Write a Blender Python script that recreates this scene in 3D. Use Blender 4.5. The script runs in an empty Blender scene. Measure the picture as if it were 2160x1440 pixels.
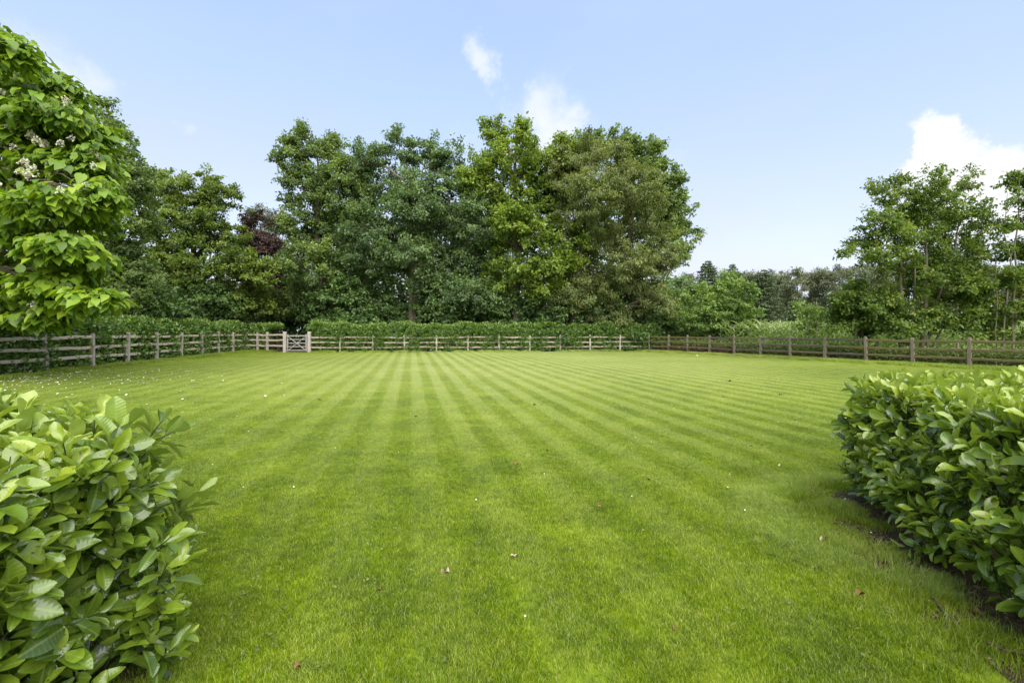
import bpy, math, numpy as np
from mathutils import Matrix, Vector

RNG = np.random.default_rng(7)
scene = bpy.context.scene
col = scene.collection
R = math.radians

# ------------------------------------------------------------------ camera
EYE = 1.45
cam_data = bpy.data.cameras.new('camera')
cam_data.sensor_width = 36.0
cam_data.lens = 36.0 * 1000 / 2160
cam_data.shift_y = -22 / 2160
cam_data.clip_start = 0.05
cam_data.clip_end = 3000
cam = bpy.data.objects.new('camera', cam_data)
cam.location = (0, 0, EYE)
cam.rotation_euler = (R(90), 0, 0)
col.objects.link(cam)
scene.camera = cam

# ------------------------------------------------------------------ sky, sun, exposure
SUN_DIR = Vector((0.22, -0.80, 1.05)).normalized()
SUN_EL = math.asin(SUN_DIR.z)
SUN_AZ = math.atan2(SUN_DIR.x, SUN_DIR.y)
world = bpy.data.worlds.new('World')
scene.world = world
world.use_nodes = True
wn, wl = world.node_tree.nodes, world.node_tree.links
wn.clear()


def px_dir(px, py):
    return Vector(((px - 1080) / 1000, 1, (698 - py) / 1000)).normalized()


def build_sky():
    out = wn.new('ShaderNodeOutputWorld')
    bg = wn.new('ShaderNodeBackground')
    bg.inputs['Strength'].default_value = 0.15
    sky = wn.new('ShaderNodeTexSky')
    sky.sky_type = 'NISHITA'
    sky.sun_disc = False
    sky.sun_elevation = SUN_EL
    sky.sun_rotation = SUN_AZ
    sky.air_density = 1.0
    sky.dust_density = 1.0
    sky.ozone_density = 1.5
    tc = wn.new('ShaderNodeTexCoord')

    def math_node(op, a=None, b=None, clamp=False):
        n = wn.new('ShaderNodeMath'); n.operation = op; n.use_clamp = clamp
        for i, v in enumerate((a, b)):
            if v is None: continue
            if isinstance(v, (int, float)): n.inputs[i].default_value = v
            else: wl.new(v, n.inputs[i])
        return n.outputs[0]

    # noise that ruffles the cloud outlines
    nz = wn.new('ShaderNodeTexNoise'); nz.inputs['Scale'].default_value = 11
    nz.inputs['Detail'].default_value = 9; nz.inputs['Roughness'].default_value = 0.62
    wl.new(tc.outputs['Generated'], nz.inputs['Vector'])
    sub = wn.new('ShaderNodeVectorMath'); sub.operation = 'SUBTRACT'
    wl.new(nz.outputs['Color'], sub.inputs[0]); sub.inputs[1].default_value = (.5, .5, .5)
    sc = wn.new('ShaderNodeVectorMath'); sc.operation = 'SCALE'
    wl.new(sub.outputs[0], sc.inputs[0]); sc.inputs['Scale'].default_value = 0.15
    add = wn.new('ShaderNodeVectorMath'); add.operation = 'ADD'
    wl.new(tc.outputs['Generated'], add.inputs[0]); wl.new(sc.outputs[0], add.inputs[1])
    warped = add.outputs[0]
    # cumulus puffs: direction, angular radius, opacity
    puffs = [(1012, 125, 26, .55), (1024, 155, 20, .4), (1085, 195, 13, .25), (1100, 225, 30, .3), (1150, 232, 45, .38),
             (1135, 268, 50, .38), (1180, 270, 38, .36), (1165, 300, 40, .35), (985, 300, 30, .2), (1425, 350, 22, .22),
             (384, 275, 13, .2), (1970, 272, 36, 1), (1985, 310, 40, 1), (2035, 320, 50, 1), (2085, 345, 60, 1),
             (2010, 370, 70, 1), (1950, 360, 42, .8), (2100, 420, 90, 1), (2000, 450, 75, .7), (2190, 400, 80, 1), (1900, 420, 60, .5),
             (90, 130, 70, .28), (165, 165, 48, .3), (60, 200, 90, .3), (2300, 430, 120, 1), (2450, 380, 100, .8)]
    total = None
    for x, y, r, o in puffs:
        d = px_dir(x, y)
        dist = wn.new('ShaderNodeVectorMath'); dist.operation = 'DISTANCE'
        wl.new(warped, dist.inputs[0]); dist.inputs[1].default_value = d
        k = math.hypot((x - 1080) / 1000, 1)
        rr = r / 1000 / k / k ** .3
        mr = wn.new('ShaderNodeMapRange'); mr.interpolation_type = 'SMOOTHSTEP'
        mr.inputs['From Min'].default_value = rr * (1.3 if o > .65 else 1.6)
        mr.inputs['From Max'].default_value = rr * (.55 if o > .65 else .2)
        mr.inputs['To Max'].default_value = o
        wl.new(dist.outputs['Value'], mr.inputs['Value'])
        inv = math_node('SUBTRACT', 1.0, mr.outputs[0])
        total = inv if total is None else math_node('MULTIPLY', total, inv)
    cumulus = math_node('SUBTRACT', 1.0, total, True)
    # thin high veil, denser toward the horizon all the way round
    sep = wn.new('ShaderNodeSeparateXYZ'); wl.new(tc.outputs['Generated'], sep.inputs[0])
    nv = wn.new('ShaderNodeTexNoise'); nv.inputs['Scale'].default_value = 2.6
    nv.inputs['Detail'].default_value = 4
    mp = wn.new('ShaderNodeMapping'); mp.inputs['Scale'].default_value = (1, 1, 2.6)
    wl.new(tc.outputs['Generated'], mp.inputs['Vector']); wl.new(mp.outputs[0], nv.inputs['Vector'])
    hz = wn.new('ShaderNodeMapRange'); hz.interpolation_type = 'SMOOTHSTEP'
    hz.inputs['From Min'].default_value = 0.62; hz.inputs['From Max'].default_value = 0.0
    hz.inputs['To Min'].default_value = 0.68; hz.inputs['To Max'].default_value = 0.93
    wl.new(sep.outputs['Z'], hz.inputs['Value'])
    vn = wn.new('ShaderNodeMapRange')
    vn.inputs['From Min'].default_value = .3; vn.inputs['From Max'].default_value = .7
    vn.inputs['To Min'].default_value = -.1; vn.inputs['To Max'].default_value = .1
    wl.new(nv.outputs['Fac'], vn.inputs['Value'])
    veil = math_node('ADD', hz.outputs[0], vn.outputs[0], True)
    m1 = wn.new('ShaderNodeMix'); m1.data_type = 'RGBA'
    wl.new(veil, m1.inputs['Factor']); wl.new(sky.outputs[0], m1.inputs[6])
    vc = wn.new('ShaderNodeMix'); vc.data_type = 'RGBA'
    he = wn.new('ShaderNodeMapRange'); he.interpolation_type = 'SMOOTHSTEP'
    he.inputs['From Min'].default_value = 0.0; he.inputs['From Max'].default_value = 0.5
    wl.new(sep.outputs['Z'], he.inputs['Value']); wl.new(he.outputs[0], vc.inputs['Factor'])
    vc.inputs[6].default_value = (2.55, 2.58, 2.95, 1); vc.inputs[7].default_value = (1.74, 2.18, 2.95, 1)
    wl.new(vc.outputs[2], m1.inputs[7])
    m2 = wn.new('ShaderNodeMix'); m2.data_type = 'RGBA'
    wl.new(cumulus, m2.inputs['Factor']); wl.new(m1.outputs[2], m2.inputs[6])
    m2.inputs[7].default_value = (3.1, 3.12, 3.18, 1)
    wl.new(m2.outputs[2], bg.inputs['Color'])
    wl.new(bg.outputs[0], out.inputs[0])


build_sky()
sun_data = bpy.data.lights.new('sun', 'SUN')
sun_data.energy = 3.2
sun_data.angle = R(80)
sun_data.color = (1, .955, .87)
sun = bpy.data.objects.new('sun', sun_data)
sun.rotation_euler = SUN_DIR.to_track_quat('Z', 'Y').to_euler()
sun.location = (10, -10, 40)
col.objects.link(sun)
vs = scene.view_settings
vs.view_transform = 'Standard'; vs.look = 'None'; vs.gamma = 1; vs.exposure = 1.2
scene.cycles.max_bounces = 8
scene.cycles.diffuse_bounces = 4
scene.cycles.transmission_bounces = 4
scene.cycles.use_denoising = True

# ------------------------------------------------------------------ helpers
UP = np.array([0, 0, 1.0])


def at(px, py, Y):
    """point of the place at depth Y metres"""
    return np.array([(px - 1080) / 1000 * Y, Y, EYE - (py - 698) / 1000 * Y])


def gp(px, py):
    Y = EYE * 1000 / (py - 698)
    return np.array([(px - 1080) / 1000 * Y, Y, 0.0])


def norm(v):
    return v / np.maximum(np.linalg.norm(v, axis=-1, keepdims=True), 1e-9)


def tag(o, label=None, cat=None, group=None, kind=None):
    if label: o['label'] = label
    if cat: o['category'] = cat
    if group: o['group'] = group
    if kind: o['kind'] = kind
    return o


def empty(name, loc=(0, 0, 0), rz=0):
    o = bpy.data.objects.new(name, None)
    o.location = loc; o.rotation_euler = (0, 0, rz); o.empty_display_size = .2
    col.objects.link(o)
    return o


def link(name, me, mat=None, parent=None, world_coords=True):
    if mat is not None and not me.materials: me.materials.append(mat)
    o = bpy.data.objects.new(name, me)
    col.objects.link(o)
    if parent is not None:
        o.parent = parent
        if world_coords:
            pm = Matrix.Translation(parent.location) @ parent.rotation_euler.to_matrix().to_4x4()
            o.matrix_parent_inverse = pm.inverted()
    return o


def mesh_np(name, V, F, point_attrs=None, face_attrs=None, flat=False):
    """V (n,3), F (m,k) uniform polygons"""
    me = bpy.data.meshes.new(name)
    V = np.asarray(V, np.float32); F = np.asarray(F, np.int32)
    me.vertices.add(len(V)); me.vertices.foreach_set('co', V.ravel())
    me.loops.add(F.size); me.loops.foreach_set('vertex_index', F.ravel())
    me.polygons.add(len(F))
    me.polygons.foreach_set('loop_start', np.arange(0, F.size, F.shape[1], dtype=np.int32))
    me.update(calc_edges=True)
    for dom, attrs in (('POINT', point_attrs), ('FACE', face_attrs)):
        for k, a in (attrs or {}).items():
            at_ = me.attributes.new(k, 'FLOAT', dom)
            at_.data.foreach_set('value', np.asarray(a, np.float32).ravel())
    if flat: me.shade_flat()
    return me


class Geo:
    """collects quads and triangles (as quads are kept apart) into one mesh"""
    def __init__(self): self.v = []; self.f = []; self.n = 0

    def add(self, V, F):
        V = np.asarray(V, float); self.v.append(V)
        self.f += [[i + self.n for i in f] for f in F]; self.n += len(V)

    def box(self, lo, hi):
        x0, y0, z0 = lo; x1, y1, z1 = hi
        self.add([(x0, y0, z0), (x1, y0, z0), (x1, y1, z0), (x0, y1, z0), (x0, y0, z1), (x1, y0, z1), (x1, y1, z1), (x0, y1, z1)],
                 [(3, 2, 1, 0), (4, 5, 6, 7), (0, 1, 5, 4), (1, 2, 6, 5), (2, 3, 7, 6), (3, 0, 4, 7)])

    def tube(self, P, rad, n=6):
        P = np.asarray(P, float); rad = np.asarray(rad, float)
        T = np.gradient(P, axis=0); T = norm(T)
        h = np.where(abs(T[:, 2:3]) > .9, np.array([[1.0, 0, 0]]), UP[None])
        B = norm(np.cross(h, T)); N = np.cross(T, B)
        a = np.arange(n) / n * 2 * np.pi
        ring = P[:, None] + rad[:, None, None] * (np.cos(a)[None, :, None] * B[:, None] + np.sin(a)[None, :, None] * N[:, None])
        m = len(P); F = []
        for i in range(m - 1):
            for j in range(n):
                F.append((i * n + j, i * n + (j + 1) % n, (i + 1) * n + (j + 1) % n, (i + 1) * n + j))
        F.append(tuple(range((m - 1) * n, m * n))); F.append(tuple(range(n))[::-1])
        self.add(ring.reshape(-1, 3), F)

    def mesh(self, name, flat=False):
        me = bpy.data.meshes.new(name)
        me.from_pydata(np.concatenate(self.v).tolist() if self.v else [], [], self.f)
        me.update()
        if flat: me.shade_flat()
        return me


# leaf templates: columns are across, along, lift
def tmpl_quad():
    return np.array([(0, 0, 0), (-.5, .48, .08), (0, 1, -.12), (.5, .48, .08)]), np.array([(0, 3, 2), (0, 2, 1)])


def tmpl_grid(us, ws, fold=.12, droop=.25, wave=0.0, phase=0.0, notch=0.0):
    V = []; F = []
    for i, (u, w) in enumerate(zip(us, ws)):
        for s in (-1, 0, 1):
            uu = u - (notch if (s != 0 and i <= 1) else 0)
            z = fold * abs(s) * w - droop * u * u + wave * math.sin(u * 9 + phase + s) * w * abs(s)
            V.append((s * w, uu, z))
    for i in range(len(us) - 1):
        a = i * 3
        F += [(a, a + 1, a + 4, a + 3), (a + 1, a + 2, a + 5, a + 4)]
    return np.array(V), np.array(F)


LAUREL_US = [0, .16, .42, .70, .91, 1.0]
LAUREL_WS = [.04, .25, .46, .49, .29, .04]


def spread(T, F, pos, axis, nhint, L, W, jit=None):
    """copies of a template with its own frame each -> V, F"""
    t = norm(axis); b = norm(np.cross(t, nhint)); n = np.cross(b, t)
    L = np.asarray(L)[:, None, None]; W = np.asarray(W)[:, None, None]
    V = pos[:, None] + b[:, None] * T[None, :, 0:1] * W + t[:, None] * T[None, :, 1:2] * L + n[:, None] * T[None, :, 2:3] * L
    K = len(T); N = len(pos)
    FF = F[None] + (np.arange(N) * K)[:, None, None]
    return V.reshape(-1, 3), FF.reshape(-1, F.shape[1])


# ------------------------------------------------------------------ materials
def new_mat(name):
    m = bpy.data.materials.new(name); m.use_nodes = True
    nt = m.node_tree; nt.nodes.clear()
    out = nt.nodes.new('ShaderNodeOutputMaterial')
    return m, nt, out


class NT:
    def __init__(self, nt): self.nt = nt

    def n(self, t, **kw):
        nd = self.nt.nodes.new('ShaderNode' + t)
        for k, v in kw.items(): setattr(nd, k, v)
        return nd

    def l(self, a, b): self.nt.links.new(a, b)

    def math(self, op, a, b=None, c=None, clamp=False):
        nd = self.n('Math', operation=op, use_clamp=clamp)
        for i, v in enumerate((a, b, c)):
            if v is None: continue
            if isinstance(v, (int, float)): nd.inputs[i].default_value = v
            else: self.l(v, nd.inputs[i])
        return nd.outputs[0]

    def noise(self, vec, scale, detail=3, rough=.5):
        nd = self.n('TexNoise'); nd.inputs['Scale'].default_value = scale
        nd.inputs['Detail'].default_value = detail; nd.inputs['Roughness'].default_value = rough
        if vec is not None: self.l(vec, nd.inputs['Vector'])
        return nd.outputs['Fac']

    def ramp(self, fac, stops):
        nd = self.n('ValToRGB')
        while len(nd.color_ramp.elements) < len(stops): nd.color_ramp.elements.new(.5)
        for e, (p, c) in zip(nd.color_ramp.elements, stops):
            e.position = p; e.color = (*c, 1)
        self.l(fac, nd.inputs[0]); return nd.outputs[0]

    def mix(self, fac, a, b, mode='MIX'):
        nd = self.n('Mix', data_type='RGBA', blend_type=mode)
        for s, v in ((nd.inputs['Factor'], fac), (nd.inputs[6], a), (nd.inputs[7], b)):
            if isinstance(v, (int, float)): s.default_value = v
            elif isinstance(v, tuple): s.default_value = (*v, 1)
            else: self.l(v, s)
        return nd.outputs[2]

    def attr(self, name):
        nd = self.n('Attribute', attribute_name=name); return nd.outputs['Fac']


def leaf_mat(name, stops, trans=.3, rough=.5, spec=.3, nscale=.35, namp=.35, veins=False, tcol=1.5):
    """stops: ramp over the per-leaf tone"""
    m, nt, out = new_mat(name); g = NT(nt)
    geo = g.n('NewGeometry')
    tone = g.attr('tone')
    nz = g.noise(geo.outputs['Position'], nscale, 2)
    fac = g.math('ADD', tone, g.math('MULTIPLY', g.math('SUBTRACT', nz, .5), namp), clamp=True)
    c = g.ramp(fac, stops)
    p = g.n('BsdfPrincipled')
    if veins:
        lu, lv = g.attr('lu'), g.math('ABSOLUTE', g.attr('lv'))
        rib = g.n('MapRange', interpolation_type='SMOOTHSTEP')
        g.l(lv, rib.inputs['Value']); rib.inputs['From Min'].default_value = .085; rib.inputs['From Max'].default_value = .03
        c = g.mix(g.math('MULTIPLY', rib.outputs[0], .35), c, (.30, .40, .09))
        # broad tonal mottling on the blade
        mot = g.noise(geo.outputs['Position'], 38, 3)
        c = g.mix(g.math('MULTIPLY', g.math('SUBTRACT', mot, .42, clamp=True), .6), c, (.015, .035, .008))
        vv = g.math('POWER', g.math('ABSOLUTE', g.math('SINE', g.math('MULTIPLY', g.math('SUBTRACT', g.math('MULTIPLY', lu, 11.0), g.math('MULTIPLY', lv, 3.0)), 3.1416))), 8.0)
        c = g.mix(g.math('MULTIPLY', vv, .05), c, (.42, .50, .16))
        # a few brown nibbled spots
        sp = g.noise(geo.outputs['Position'], 55, 1)
        sm = g.n('MapRange'); g.l(sp, sm.inputs['Value']); sm.inputs['From Min'].default_value = .72; sm.inputs['From Max'].default_value = .76
        c = g.mix(g.math('MULTIPLY', sm.outputs[0], .8), c, (.10, .055, .02))
        ph = g.math('SUBTRACT', g.math('MULTIPLY', lu, 11.0), g.math('MULTIPLY', lv, 3.0))
        wv = g.math('SINE', g.math('MULTIPLY', ph, 6.283))
        hgt = g.math('ADD', g.math('MULTIPLY', wv, .5), g.math('MULTIPLY', rib.outputs[0], -1.2))
        bump = g.n('Bump'); bump.inputs['Strength'].default_value = .10; bump.inputs['Distance'].default_value = .003
        g.l(hgt, bump.inputs['Height']); g.l(bump.outputs[0], p.inputs['Normal'])
    if veins:
        c = g.mix(g.math('MULTIPLY', geo.outputs['Backfacing'], .6), c, (.25, .33, .075))
        g.l(g.math('ADD', rough, g.math('MULTIPLY', geo.outputs['Backfacing'], .3)), p.inputs['Roughness'])
    else:
        p.inputs['Roughness'].default_value = rough
    g.l(c, p.inputs['Base Color'])
    p.inputs['Specular IOR Level'].default_value = spec
    tr = g.n('BsdfTranslucent')
    bright = g.mix(1.0, c, (tcol, tcol * 1.02, .55), 'MULTIPLY')
    g.l(bright, tr.inputs['Color'])
    mx = g.n('MixShader'); mx.inputs[0].default_value = trans
    g.l(p.outputs[0], mx.inputs[1]); g.l(tr.outputs[0], mx.inputs[2])
    g.l(mx.outputs[0], out.inputs[0])
    return m


def ramp3(a, b, c): return [(0, a), (.5, b), (1, c)]


M = {}
M['oak'] = leaf_mat('oak_leaf', ramp3((0.063, 0.101, 0.035), (0.139, 0.203, 0.062), (0.275, 0.357, 0.093)), trans=.38)
M['oak_blue'] = leaf_mat('blue_oak_leaf', ramp3((0.060, 0.100, 0.042), (0.131, 0.199, 0.085), (0.239, 0.328, 0.132)), trans=.38)
M['maple'] = leaf_mat('maple_leaf', ramp3((0.081, 0.124, 0.021), (0.186, 0.264, 0.042), (0.327, 0.409, 0.067)), trans=.38)
M['willow'] = leaf_mat('willow_leaf', ramp3((0.089, 0.116, 0.038), (0.179, 0.218, 0.076), (0.272, 0.314, 0.117)), trans=.38)
M['beech'] = leaf_mat('beech_leaf', ramp3((0.064, 0.096, 0.020), (0.139, 0.200, 0.037), (0.241, 0.308, 0.057)), trans=.38)
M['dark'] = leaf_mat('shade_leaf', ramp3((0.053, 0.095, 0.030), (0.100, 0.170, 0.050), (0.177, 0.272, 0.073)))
M['copper'] = leaf_mat('copper_beech_leaf', ramp3((0.033, 0.020, 0.021), (0.078, 0.043, 0.040), (0.128, 0.090, 0.051)), trans=.2, tcol=1.2)
M['bush'] = leaf_mat('bush_leaf', ramp3((0.084, 0.136, 0.032), (0.167, 0.258, 0.061), (0.264, 0.361, 0.089)))
M['field_maple'] = leaf_mat('field_maple_leaf', ramp3((0.067, 0.105, 0.022), (0.127, 0.200, 0.035), (0.267, 0.319, 0.061)), trans=.38)
M['pine'] = leaf_mat('pine_needle', ramp3((0.105, 0.132, 0.073), (0.178, 0.210, 0.112), (0.262, 0.281, 0.143)), trans=.1)
M['spruce'] = leaf_mat('spruce_needle', ramp3((0.060, 0.087, 0.039), (0.105, 0.147, 0.063), (0.150, 0.195, 0.083)), trans=.1)
M['catalpa'] = leaf_mat('catalpa_leaf', ramp3((0.071, 0.131, 0.011), (0.161, 0.268, 0.021), (0.297, 0.389, 0.032)), trans=.34, rough=.42, spec=.35, namp=.25)
M['laurel'] = leaf_mat('laurel_leaf', [(0, (.048, .090, .010)), (.35, (.105, .175, .015)), (.65, (.20, .29, .022)), (1, (.32, .39, .04))],
                       trans=.28, rough=.20, spec=.7, nscale=2.0, namp=.25, veins=True, tcol=1.6)
M['laurel_far'] = leaf_mat('laurel_far_leaf', ramp3((0.043, 0.090, 0.020), (0.103, 0.189, 0.035), (0.250, 0.348, 0.065)), trans=.2, rough=.3, spec=.5, nscale=1.2)
M['corn'] = leaf_mat('corn_leaf', ramp3((0.134, 0.206, 0.073), (0.251, 0.350, 0.131), (0.468, 0.539, 0.369)), trans=.3, rough=.35, spec=.4)
M['herb'] = leaf_mat('herb_leaf', ramp3((0.054, 0.078, 0.022), (0.108, 0.162, 0.038), (0.204, 0.228, 0.072)), nscale=.8)
M['dry'] = leaf_mat('dry_stem', ramp3((.07, .045, .025), (.15, .10, .055), (.24, .18, .10)), trans=.1)
M['flower'] = leaf_mat('catalpa_flower', ramp3((.60, .50, .44), (.76, .72, .66), (.86, .85, .80)), trans=.3, tcol=1.1)


def simple_mat(name, stops, scale=8, rough=.85, stretch=(1, 1, 1), bump=.3, coords='Object', bdist=.004, detail=6):
    m, nt, out = new_mat(name); g = NT(nt)
    tc = g.n('TexCoord'); mp = g.n('Mapping'); mp.inputs['Scale'].default_value = stretch
    if coords == 'World':
        ge = g.n('NewGeometry'); g.l(ge.outputs['Position'], mp.inputs['Vector'])
    else:
        oi = g.n('ObjectInfo')
        va = g.n('VectorMath', operation='ADD'); g.l(tc.outputs['Object'], va.inputs[0])
        vm = g.n('VectorMath', operation='SCALE'); vm.inputs[0].default_value = (17, 23, 31); g.l(oi.outputs['Random'], vm.inputs['Scale'])
        g.l(vm.outputs[0], va.inputs[1]); g.l(va.outputs[0], mp.inputs['Vector'])
    nz = g.noise(mp.outputs[0], scale, detail, .6)
    c = g.ramp(nz, stops)
    p = g.n('BsdfPrincipled'); g.l(c, p.inputs['Base Color']); p.inputs['Roughness'].default_value = rough
    p.inputs['Specular IOR Level'].default_value = .2
    b = g.n('Bump'); b.inputs['Strength'].default_value = bump; b.inputs['Distance'].default_value = bdist
    g.l(nz, b.inputs['Height']); g.l(b.outputs[0], p.inputs['Normal'])
    g.l(p.outputs[0], out.inputs[0])
    return m


M['rail_grey'] = simple_mat('weathered_rail', [(.25, (0.286, 0.225, 0.169)), (.5, (0.495, 0.413, 0.326)), (.75, (0.627, 0.545, 0.450))], 6, .85, (.6, 8, 8))
M['rail_far'] = simple_mat('weathered_far_rail', [(.25, (.21, .165, .125)), (.5, (.35, .29, .225)), (.75, (.45, .385, .31))], 6, .85, (.6, 8, 8))
M['post_grey'] = simple_mat('weathered_post', [(.25, (0.223, 0.180, 0.152)), (.5, (0.395, 0.344, 0.298)), (.75, (0.526, 0.475, 0.431))], 6, .85, (8, 8, .6))
M['rail_moss'] = simple_mat('mossy_rail', [(.25, (.065, .052, .025)), (.5, (.14, .115, .05)), (.72, (.17, .155, .055)), (.85, (.27, .23, .14))], 5, .9, (.7, 5, 5))
M['rail_dark'] = simple_mat('dark_rail', [(.25, (.045, .038, .028)), (.5, (.10, .085, .06)), (.75, (.17, .15, .11))], 5, .9, (.7, 5, 5))
M['post_moss'] = simple_mat('mossy_post', [(.25, (0.098, 0.079, 0.049)), (.5, (0.180, 0.154, 0.105)), (.75, (0.255, 0.225, 0.165))], 6, .9, (7, 7, .7))
M['gate'] = simple_mat('gate_wood', [(.25, (0.190, 0.169, 0.147)), (.5, (0.296, 0.280, 0.248)), (.75, (0.366, 0.353, 0.326))], 6, .8, (3, 3, 3))
M['bark'] = simple_mat('bark', [(.3, (.045, .036, .026)), (.55, (.10, .082, .058)), (.75, (.17, .145, .10))], 7, .95, (2, 2, .5), .8, 'World', .02)
M['bark_pale'] = simple_mat('pale_bark', [(.3, (.075, .065, .042)), (.55, (.15, .13, .085)), (.75, (.24, .21, .14))], 7, .95, (2, 2, .5), .8, 'World', .02)
M['twig'] = simple_mat('twig_bark', [(.3, (.05, .035, .022)), (.6, (.12, .085, .05)), (.8, (.2, .15, .1))], 30, .9, (1, 1, 1), .5, 'World', .003)
M['stone'] = simple_mat('stone', [(.3, (.16, .135, .105)), (.6, (.27, .235, .19)), (.8, (.36, .32, .26))], 9, .9, (1, 1, 1), .6)
M['soil'] = simple_mat('soil', [(.3, (0.026, 0.019, 0.011)), (.52, (0.065, 0.046, 0.026)), (.7, (0.130, 0.094, 0.052)), (.85, (0.208, 0.156, 0.088))], 14, .95, (1, 1, 1), 1.0, 'World', .02)
M['earth'] = simple_mat('dry_earth', [(.3, (.10, .075, .048)), (.5, (.19, .145, .095)), (.7, (.27, .215, .15)), (.85, (.13, .15, .05))], 5, .95, (1, 1, 1), .8, 'World', .02)
M['litter'] = simple_mat('woodland_floor', [(.3, (.028, .024, .014)), (.5, (.06, .048, .028)), (.7, (.05, .065, .022)), (.85, (.12, .09, .055))], 3, .95, (1, 1, 1), .8, 'World', .03)
M['ground'] = simple_mat('meadow_ground', [(.3, (.04, .055, .018)), (.5, (.08, .10, .03)), (.7, (.12, .13, .05))], .8, .95, (1, 1, 1), .5, 'World', .03)
M['fall_brown'] = simple_mat('brown_fallen_leaf', [(.3, (.10, .05, .022)), (.6, (.24, .13, .055)), (.8, (.34, .21, .10))], 40, .7)
M['fall_tan'] = simple_mat('tan_fallen_leaf', [(.3, (.36, .26, .15)), (.6, (.55, .43, .29)), (.8, (.68, .58, .44))], 40, .7)
M['fall_dark'] = simple_mat('dark_fallen_leaf', [(.3, (.03, .02, .014)), (.6, (.075, .05, .032)), (.8, (.12, .085, .055))], 40, .7)

# mow stripes: field axis turned 12 degrees to the camera axis
AX = np.array([-math.sin(R(12)), math.cos(R(12))]); PERP = np.array([AX[1], -AX[0]])
STRIPE = 0.285


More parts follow.
